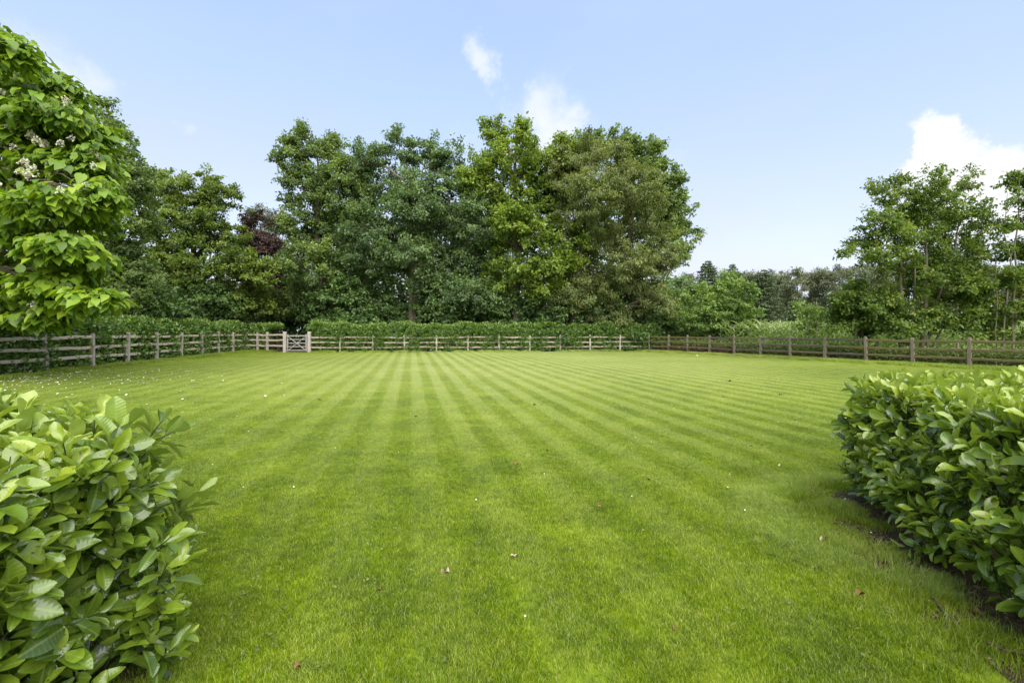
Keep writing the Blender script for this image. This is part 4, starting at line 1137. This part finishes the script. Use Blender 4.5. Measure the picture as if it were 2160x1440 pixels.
def catalpa():
    rng = np.random.default_rng(101); Y = 13.6
    base = np.array([-19.0, 14.6, 0.0])
    root = empty('catalpa_tree', base); tag(root, 'catalpa tree with large bright green heart-shaped leaves and white blossom clusters', 'tree')
    lobes = [(-40, 95, 75, 50), (30, 120, 45, 38), (60, 175, 52, 36), (130, 200, 50, 36), (20, 210, 80, 50), (110, 255, 80, 45), (182, 290, 56, 42), (60, 300, 90, 55), (202, 350, 48, 42), (140, 365, 75, 50),
             (212, 415, 38, 40), (20, 390, 95, 55), (110, 440, 85, 50), (182, 470, 50, 40), (40, 490, 90, 45), (140, 530, 75, 36), (190, 555, 45, 30), (20, 575, 90, 40), (120, 600, 80, 32), (200, 630, 55, 18), (150, 645, 60, 20),
             (30, 645, 80, 28), (85, 675, 55, 16), (-120, 200, 110, 90), (-140, 350, 120, 90), (-140, 500, 120, 90), (-130, 610, 110, 60), (-200, 120, 130, 100), (-280, 400, 150, 200)]
    C = []; Rr = []
    for l in lobes:
        yy = Y + rng.normal(0, .7) + (0.9 if l[1] < 250 else 0) - (.5 if l[1] > 560 else 0)
        C.append(at(l[0], l[1], yy)); Rr.append((l[2] / 1000 * yy, l[2] / 1000 * yy * .9, l[3] / 1000 * yy))
    g = Geo(); top = at(-260, 120, 14.6); P = limb_path(base + np.array([0, 0, -.1]), (-18.2, 14.6, 8.5), rng, 9, 0)
    g.tube(P, .34 * np.array([1.3, 1.05, 1, .92, .8, .68, .55, .4, .2]), 10)
    for c, r in zip(C, Rr):
        cand = P[(P[:, 2] > 1.6) & (P[:, 2] < max(c[2], 2.4))]; a = cand[-1] if len(cand) else P[2]
        Q = limb_path(a, c, rng, 8, .10); g.tube(Q, np.linspace(.11, .03, 8), 6)
        for _ in range(7):
            e = c + norm(rng.normal(0, 1, 3) + np.array([.2, -.3, .3])) * r * .9
            g.tube(limb_path(Q[rng.integers(4, 8)], e, rng, 5), np.linspace(.03, .008, 5), 5)
    link('trunk', g.mesh('trunk'), M['bark'], root)
    pos = []; ax = []; nh = []; tn = []; cent = []; outs = []
    for c, r in zip(C, Rr):
        n = int(36 * r[0] * (r[2] + r[1]) * 1.5) + 14
        d = norm(rng.normal(0, 1, (n, 3)) + np.array([.15, -.25, .15])); d = d[d[:, 2] > -.7]
        cent.append(c + d * np.array(r) * rng.uniform(.5, 1.03, (len(d), 1))); outs.append(d)
    cent = np.concatenate(cent); outs = np.concatenate(outs); m = len(cent)
    k = 8; ci = np.repeat(np.arange(m), k); N = m * k
    a = np.tile(np.arange(k) * 2.4, m) + np.repeat(rng.random(m) * 6.28, k)
    rad = np.stack([np.cos(a), np.sin(a), np.zeros(N)], 1)
    # leaves hang like roof tiles, tips down and out
    pos = cent[ci] + rad * rng.uniform(.06, .26, (N, 1)) + rng.normal(0, .07, (N, 3))
    ax = norm(rad * .55 + outs[ci] * np.array([.5, .5, .1]) + np.array([0, 0, -.62]) + rng.normal(0, .30, (N, 3)))
    nh = norm(UP[None] * .75 + rad * .5 + outs[ci] * .45 + rng.normal(0, .28, (N, 3)))
    L = np.clip(rng.normal(.235, .055, N), .10, .36); W = L * rng.uniform(.66, .9, N)
    tone = np.clip(rng.normal(.5, .20, N) + np.repeat(rng.normal(0, .18, m), k), 0, 1)
    ts = [tmpl_grid([0, .16, .45, .78, 1.0], [.12, .42, .48, .22, .01], f, dr, .15, ph, .1) for f, dr, ph in ((.2, .22, 0), (.28, .12, 1.5), (.12, .32, 3))]
    px, py = projected(pos)
    front = (pos[:, 1] < 13.9) & (px > 2) & (px < 300) & (py > 20) & (py < 705)
    # leaves with the least in front of them: outermost toward the camera in their lobe
    score = L / pos[:, 1] + outs[ci][:, 1] * -.010 + outs[ci][:, 0] * .002
    order = np.argsort(np.where(front, -score, 9)); pick = order[:300]
    nt = leaf_parts(root, 'leaf', pos, ax, nh, L, W, tone, ts, M['catalpa'], pick, low=(outs[ci][:, 1] > .12) | (px < -10), lowt=(np.array([(0, 0, 0), (-.5, .3, .08), (0, 1, -.12), (.5, .3, .08)]), np.array([(0, 3, 2, 1)])))
    # blossom panicles: conical heads of small frilled flowers
    def panicle(seed):
        r2 = np.random.default_rng(seed); n = 46
        t = r2.random(n); a = r2.random(n) * 6.28; rr = .11 * (1 - t * .7)
        p = np.stack([np.cos(a) * rr, np.sin(a) * rr, t * .26], 1)
        T = np.array([(0, 0, 0), (-.5, .5, .2), (0, .75, .1), (.5, .5, .2), (-.35, .95, .05), (.35, .95, .05)]); F = np.array([(0, 3, 2), (0, 2, 1), (1, 2, 4), (2, 3, 5)])
        d = norm(np.stack([np.cos(a), np.sin(a), r2.normal(.2, .5, n)], 1))
        V, Fc = spread(T, F, p, d, norm(UP[None] + r2.normal(0, .6, (n, 3))), r2.uniform(.045, .07, n), r2.uniform(.05, .075, n))
        me = mesh_np('blossom', V, Fc, None, {'tone': np.repeat(r2.random(n), 4)}); me.materials.append(M['flower']); return me
    pans = [panicle(s) for s in range(4)]
    spots = [(10, 265), (25, 275), (40, 285), (55, 282), (70, 295), (78, 305), (60, 350), (75, 355), (100, 325), (112, 328), (20, 230), (15, 235), (80, 265), (75, 262), (148, 320), (168, 326), (160, 245), (170, 250), (20, 345), (68, 362),
             (95, 375), (8, 380), (28, 375), (45, 390), (120, 365), (130, 372), (8, 425), (18, 410), (205, 365), (210, 360), (175, 410), (88, 395), (140, 425), (195, 520), (215, 530), (80, 640), (125, 648), (95, 645), (35, 630), (10, 660),
             (110, 330), (50, 270), (66, 300), (90, 318), (30, 400), (60, 385), (15, 300), (140, 285)]
    pm = Matrix.Translation(root.location).inverted()
    for i, (x, y) in enumerate(spots):
        # sit each head just above the nearest leaf tuft that faces the camera
        cx, cy = projected(cent); d2 = (cx - x) ** 2 + (cy - y) ** 2 + np.where(cent[:, 1] > Y + .3, 4e3, 0) * (cent[:, 1] - Y)
        j = int(np.argmin(d2)); p = cent[j] + outs[j] * .12 + np.array([0, -.22, .10])
        o = bpy.data.objects.new('blossom', pans[i % 4]); col.objects.link(o); o.parent = root
        o.matrix_local = pm @ (Matrix.Translation(p) @ Matrix.Rotation(rng.normal(0, .4), 4, 'X') @ Matrix.Rotation(rng.normal(.2, .4), 4, 'Y') @ Matrix.Rotation(rng.random() * 6, 4, 'Z') @ Matrix.Scale(rng.uniform(.55, .9), 4))
    return nt


total += catalpa()


def fallen_petals():
    rng = np.random.default_rng(55); n = 2000
    u = rng.random(n)
    x = -17.5 + rng.gamma(1.6, 1.5, n); y = 13.2 + rng.normal(0, 2.4, n) - (x + 18) * .12
    ok = (x < -3) & (y > 6.5) & (y < 17.5) & (x > -13.5 - y * .17)
    x, y = x[ok], y[ok]
    # a looser scatter further out, thinning
    x = np.concatenate([x, rng.uniform(-14, -4, 60)]); y = np.concatenate([y, rng.uniform(7, 19, 60)]); ok = x > -13.6 - y * .15; x, y = x[ok], y[ok]
    n = len(x)
    T = np.array([(-.5, 0, .1), (0, -.5, .12), (.5, 0, .08), (0, .5, .15), (0, 0, -.05)]); F = np.array([(0, 1, 4), (1, 2, 4), (2, 3, 4), (3, 0, 4)])
    pos = np.stack([x, y, rng.uniform(.030, .042, n)], 1); a = rng.random(n) * 6.28
    V, Fc = spread(T, F, pos, np.stack([np.cos(a), np.sin(a), rng.normal(0, .2, n)], 1), norm(UP[None] + rng.normal(0, .3, (n, 3))), rng.uniform(.03, .075, n), rng.uniform(.03, .06, n))
    me = mesh_np('fallen_blossom', V, Fc, None, {'tone': np.repeat(rng.random(n), 4)})
    tag(link('fallen_blossom', me, M['flower']), 'white fallen blossoms strewn over the grass beneath the catalpa', 'blossom', kind='stuff')
    # clover leaflets and daisies in the near lawn
    n = 1500; pp = np.stack([rng.uniform(-4, 4, n), rng.uniform(1.7, 7, n)], 1)
    cl = np.array([np.sin(p[0] * 2.3 + 1) * np.sin(p[1] * 1.7) + rng.normal(0, .4) for p in pp]) > .3
    pp = pp[cl & ~inside(HEDGE_L, pp) & ~inside(HEDGE_R, pp)]
    pp = np.repeat(pp, 3, 0) + rng.normal(0, .012, (len(pp) * 3, 2)); n = len(pp)
    T = np.array([(0, 0, 0), (-.42, .45, .05), (-.3, .95, 0), (.3, .95, 0), (.42, .45, .05)]); F = np.array([(0, 4, 1), (1, 4, 3), (1, 3, 2)])
    a = rng.random(n) * 6.28
    V, Fc = spread(T, F, np.concatenate([pp, rng.uniform(.024, .034, (n, 1))], 1), np.stack([np.cos(a), np.sin(a), rng.normal(0, .25, n)], 1), norm(UP[None] + rng.normal(0, .3, (n, 3))), rng.uniform(.012, .022, n), rng.uniform(.012, .02, n))
    me = mesh_np('clover', V, Fc, None, {'tone': np.repeat(rng.uniform(.3, 1, n), 3)})
    tag(link('clover', me, M['herb']), 'small round clover leaves growing in patches through the near lawn', 'clover', kind='stuff')
    n = 60; pp = np.stack([rng.uniform(-5, 5, n), rng.uniform(2.2, 10, n), np.full(n, .032)], 1); pp = pp[~inside(HEDGE_L, pp) & ~inside(HEDGE_R, pp)]; n = len(pp)
    T = np.array([(-.5, 0, 0), (0, -.5, 0), (.5, 0, 0), (0, .5, 0), (0, 0, .6)]); F = np.array([(0, 1, 4), (1, 2, 4), (2, 3, 4), (3, 0, 4)])
    V, Fc = spread(T, F, pp, norm(rng.normal(0, 1, (n, 3)) * np.array([1, 1, .1])), np.tile(UP, (n, 1)), rng.uniform(.012, .02, n), rng.uniform(.012, .02, n))
    me = mesh_np('clover_flower', V, Fc, None, {'tone': np.repeat(rng.random(n), 4)})
    tag(link('clover_flower', me, M['flower']), 'tiny white clover heads dotted over the lawn', 'clover flowers', kind='stuff')


fallen_petals()


def fallen_leaves():
    rng = np.random.default_rng(77)
    T, F = tmpl_grid([0, .2, .5, .8, 1], [.06, .36, .5, .3, .03], .6, -.25, .3)
    meshes = {}
    for k in ('fall_brown', 'fall_tan', 'fall_dark'):
        for v, fo in enumerate((.35, .7, 1.0)):
            T, F = tmpl_grid([0, .1, .25, .45, .65, .82, .94, 1], [.03, .2, .38, .5, .46, .3, .14, .03], fo, -.2 + .3 * v, .5, v * 2)
            me = mesh_np('fallen_leaf', T, F); me.materials.append(M[k]); meshes[k, v] = me
    spots = [('fall_dark', 678, 843, .10), ('fall_dark', 880, 876, .09), ('fall_dark', 1130, 853, .10), ('fall_brown', 1140, 852, .09), ('fall_brown', 1085, 981, .07), ('fall_tan', 948, 1212, .09), ('fall_tan', 1093, 1175, .07), ('fall_brown', 802, 1250, .05),
             ('fall_brown', 1157, 951, .06), ('fall_dark', 1645, 831, .12), ('fall_tan', 1643, 985, .05), ('fall_dark', 1542, 803, .12), ('fall_dark', 1523, 836, .10), ('fall_brown', 1260, 1068, .05), ('fall_brown', 505, 1098, .05), ('fall_brown', 1195, 1095, .05),
             ('fall_brown', 1420, 1335, .05), ('fall_brown', 620, 1420, .05), ('fall_brown', 1715, 1042, .06), ('fall_brown', 1580, 940, .06), ('fall_brown', 1365, 1013, .05), ('fall_tan', 1471, 749, .16)]
    labs = {'fall_brown': 'small curled brown fallen leaf lying on the mown lawn', 'fall_tan': 'pale tan curled fallen leaf lying on the mown lawn', 'fall_dark': 'shrivelled dark fallen leaf lying on the mown lawn'}
    bed = [('fall_brown', 1735, 1138, .06), ('fall_tan', 1738, 1139, .05), ('fall_brown', 1790, 1150, .08), ('fall_brown', 1823, 1253, .08), ('fall_brown', 1860, 1188, .06), ('fall_brown', 1885, 1226, .06), ('fall_brown', 1990, 1288, .09), ('fall_brown', 2070, 1300, .09), ('fall_brown', 1775, 1130, .07), ('fall_brown', 1835, 1155, .07)]
    for i, (k, x, y, s) in enumerate(spots + bed):
        p = gp(x, y + 3); o = bpy.data.objects.new('fallen_leaf', meshes[k, i % 3]); col.objects.link(o)
        o.location = (p[0], p[1], .026 if i < len(spots) else .02); s *= .95
        o.scale = (s * .55, s * .8, s * .6); o.rotation_euler = (rng.normal(0, .3), rng.normal(0, .3), rng.random() * 6.28)
        if i < len(spots): tag(o, labs[k], 'leaf', {'fall_brown': 'brown leaves on the lawn', 'fall_tan': 'tan leaves on the lawn', 'fall_dark': 'dark leaves on the lawn'}[k])
        elif k == 'fall_brown': tag(o, 'dry orange-brown leaf lying at the edge of the hedge bed', 'leaf', 'dry leaves by the hedge bed')
        else: tag(o, 'pale dry leaf lying at the edge of the hedge bed', 'leaf')
    for (x0, y0, x1, y1, r, lab) in ((1965, 1278, 2035, 1345, .006, 'thin forked brown twig lying on the soil edge beneath the hedge'), (2080, 1375, 2165, 1402, .007, 'dark crooked stick lying in the grass beside the soil bed')):
        a, b = gp(x0, y0), gp(x1, y1); a[2] = b[2] = .045; g = Geo(); P = limb_path(a, b, rng, 7, .0); g.tube(P, np.linspace(r, r * .5, 7), 6)
        g.tube([P[3], P[3] + np.array([.05, -.03, .01]), P[3] + np.array([.11, -.04, .02])], [r * .6, r * .4, r * .2], 5)
        tag(link('twig', g.mesh('twig'), M['twig']), lab, 'twig')
    # litter of small bark and leaf bits on the bed
    n = 3500; pp = np.stack([rng.uniform(1.7, 4, n), rng.uniform(1.5, 4.5, n)], 1)
    pp = pp[inside(BED_R, pp)]; n = len(pp)
    Tq, Fq = tmpl_quad()
    V, Fc = spread(Tq, Fq, np.concatenate([pp, rng.uniform(.006, .02, (n, 1))], 1), norm(rng.normal(0, 1, (n, 3)) * np.array([1, 1, .15])), norm(UP[None] + rng.normal(0, .3, (n, 3))), rng.uniform(.015, .05, n), rng.uniform(.006, .02, n))
    me = mesh_np('leaf_litter', V, Fc, None, {'tone': np.repeat(rng.random(n), 2)})
    tag(link('leaf_litter', me, M['dry']), 'brown bits of leaf and bark littering the hedge bed', 'litter', kind='stuff')


fallen_leaves()


# ------------------------------------------------------------------ the two near laurel hedges
def near_hedge(label, poly, faces, height, seed, leafsize, tone_top, tone_side, foot=.10, lumps=.05):
    """poly: footprint; faces: list of (i, j, shoots per m2) edges of the footprint that carry a leafy side; the top carries shoots everywhere"""
    rng = np.random.default_rng(seed); P = np.array(poly, float); cen = P.mean(0)
    root = empty('laurel_hedge', (cen[0], cen[1], 0)); tag(root, label, 'hedge')
    S = []; Nn = []; kind = []

    def hloc(xy): return height * (1 + lumps * np.sin(xy[:, 0] * 3.1 + xy[:, 1] * 2.3) + lumps * .7 * np.sin(xy[:, 0] * 6.3 - xy[:, 1] * 5.1 + 1))
    lo, hi = P.min(0), P.max(0); area = (hi - lo).prod()
    for layer, (dens, depth) in enumerate(((88, .0), (34, .14), (14, .28))):
        q = rng.random((int(area * dens), 2)) * (hi - lo) + lo; q = q[inside(poly, q)]
        z = hloc(q) - depth - np.abs(rng.normal(0, .04, len(q)))
        S.append(np.concatenate([q, z[:, None]], 1)); Nn.append(np.tile(UP, (len(q), 1))); kind.append(np.full(len(q), layer))
        for (i, j, w) in faces:
            a, b = P[i], P[j]; L = np.linalg.norm(b - a); u = (b - a) / L; nr = np.array([u[1], -u[0]])
            if np.dot(nr, (a + b) / 2 - cen) < 0: nr = -nr
            n = int(L * height * dens * w); t = rng.random(n); z = rng.uniform(.07, 1.0, n) * height
            # the face bellies out at mid height and draws in at the foot
            belly = .10 * np.sin(np.pi * np.clip(z / height, 0, 1)) - foot * np.clip(.25 - z / height, 0, 1) * 4
            lump = .05 * np.sin(t * L * 7 + z * 5) + .04 * np.sin(t * L * 13 - z * 9)
            q = a + (b - a) * t[:, None] + nr * (belly + lump - depth - np.abs(rng.normal(0, .035, n)))[:, None]
            S.append(np.concatenate([q, z[:, None]], 1)); Nn.append(np.tile(np.array([nr[0], nr[1], 0.0]), (n, 1))); kind.append(np.full(n, layer))
    S = np.concatenate(S); Nn = np.concatenate(Nn); kind = np.concatenate(kind); m = len(S)
    istop = Nn[:, 2] > .5
    sax = norm(Nn * .75 + UP[None] * np.where(istop, .6, .6)[:, None] + rng.normal(0, .33, (m, 3)))
    k = 8; N = m * k; ci = np.repeat(np.arange(m), k); j = np.tile(np.arange(k), m)
    slen = np.repeat(rng.uniform(.09, .20, m), k)
    along = (j / (k - 1) - .35) * slen
    a = j * 2.4 + np.repeat(rng.random(m) * 6.28, k) + rng.normal(0, .25, N)
    b1 = norm(np.cross(sax, np.array([.31, .52, .79]))); b2 = np.cross(sax, b1)
    rad = b1[ci] * np.cos(a)[:, None] + b2[ci] * np.sin(a)[:, None]
    el = (np.where(istop[ci], .86, .95) - j / k * .60)[:, None] + rng.normal(0, .13, (N, 1))
    ax = norm(sax[ci] * (1.05 - el) + rad * el + np.array([0, 0, .05]) + rng.normal(0, .12, (N, 3)))
    nh = norm(sax[ci] * .9 - rad * .25 + UP[None] * .35 + rng.normal(0, .22, (N, 3)))
    pos = S[ci] + sax[ci] * along[:, None] + rad * .006
    L = leafsize * np.clip(rng.normal(.9, .22, N), .4, 1.35) * (1 - .18 * (j > 6)); W = L * rng.uniform(.38, .52, N)
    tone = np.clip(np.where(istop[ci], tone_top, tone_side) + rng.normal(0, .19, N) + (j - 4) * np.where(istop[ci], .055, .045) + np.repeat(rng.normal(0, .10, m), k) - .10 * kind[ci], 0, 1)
    ts = [tmpl_grid(LAUREL_US, LAUREL_WS, f, d, wv, ph) for f, d, wv, ph in ((.22, .10, .08, 0), (.30, .20, .10, 1), (.12, -.06, .12, 2), (.25, .32, .06, 3), (.4, .15, .1, 4))]
    hu = np.array([0, .05, .12, .22, .34, .47, .60, .72, .82, .90, .96, 1.0]); hw = np.interp(hu, [0, .05, .16, .34, .55, .68, .80, .90, .96, 1.0], [.035, .09, .24, .40, .495, .50, .44, .30, .17, .03])
    his = [tmpl_grid(hu, hw, f, d, wv, ph) for f, d, wv, ph in ((.22, .10, .10, 0), (.30, .20, .14, 1), (.12, -.06, .16, 2), (.25, .32, .08, 3), (.4, .15, .14, 4))]
    px, py = projected(pos); dist = np.linalg.norm(pos - np.array([0, 0, EYE]), axis=1)
    vis = (pos[:, 1] > .35) & (px > -10) & (px < 2170) & (py < 1450) & (py > 600) & (kind[ci] == 0)
    view = norm(np.array([0, 0, EYE]) - pos)
    facing = np.abs((np.cross(norm(np.cross(ax, nh)), ax) * view).sum(1))
    tofront = (Nn[ci] * view).sum(1)
    vis &= (tofront > .05) | istop[ci]
    score = L / dist * (.4 + facing) * (.6 + .4 * np.clip(j / k, 0, 1))
    pick = np.argsort(np.where(vis, -score, 9))[:300]
    # no leaf may poke into the lens
    keep = dist > .45
    keep_idx = np.nonzero(keep)[0]; remap = -np.ones(N, int); remap[keep_idx] = np.arange(len(keep_idx))
    pick = np.array([remap[i] for i in pick if remap[i] >= 0])
    nt = leaf_parts(root, 'leaf', pos[keep_idx], ax[keep_idx], nh[keep_idx], L[keep_idx], W[keep_idx], tone[keep_idx], ts, M['laurel'], pick, tone_levels=6, hi=his,
                    low=((kind[ci] > 0) | (px > 2220) | (px < -60))[keep_idx], lowt=tmpl_grid([0, .5, .85, 1], [.05, .48, .42, .1], .2, .15))
    # shoots and wood
    g = Geo()
    for i in np.nonzero(kind == 0)[0]:
        e = S[i] + sax[i] * .11; b0 = S[i] - sax[i] * .16 + rng.normal(0, .02, 3)
        g.tube([b0, S[i] - sax[i] * .03, e], [.0045, .0038, .002], 4)
    link('shoots', g.mesh('shoots'), M['herb'], root)['kind'] = 'stuff'
    g = Geo(); lo2, hi2 = lo, hi
    for _ in range(90):
        q = rng.random(2) * (hi - lo) + lo
        if not inside(poly, q[None])[0]: continue
        q = q + (cen - q) * .08
        e = np.array([q[0] + rng.normal(0, .16), q[1] + rng.normal(0, .16), height * rng.uniform(.6, .92)])
        g.tube(limb_path((q[0], q[1], -.03), e, rng, 6), [.02, .018, .014, .011, .008, .004], 6)
    link('branches', g.mesh('branches'), M['twig'], root)['kind'] = 'stuff'
    return nt


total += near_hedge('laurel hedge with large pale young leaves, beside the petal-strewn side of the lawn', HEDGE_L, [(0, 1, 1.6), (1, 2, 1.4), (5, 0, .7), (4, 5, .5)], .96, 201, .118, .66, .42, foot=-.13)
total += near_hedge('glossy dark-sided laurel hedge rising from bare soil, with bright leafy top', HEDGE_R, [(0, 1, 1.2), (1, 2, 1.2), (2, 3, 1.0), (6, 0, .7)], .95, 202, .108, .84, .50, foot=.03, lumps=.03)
print('LEAVES', total)
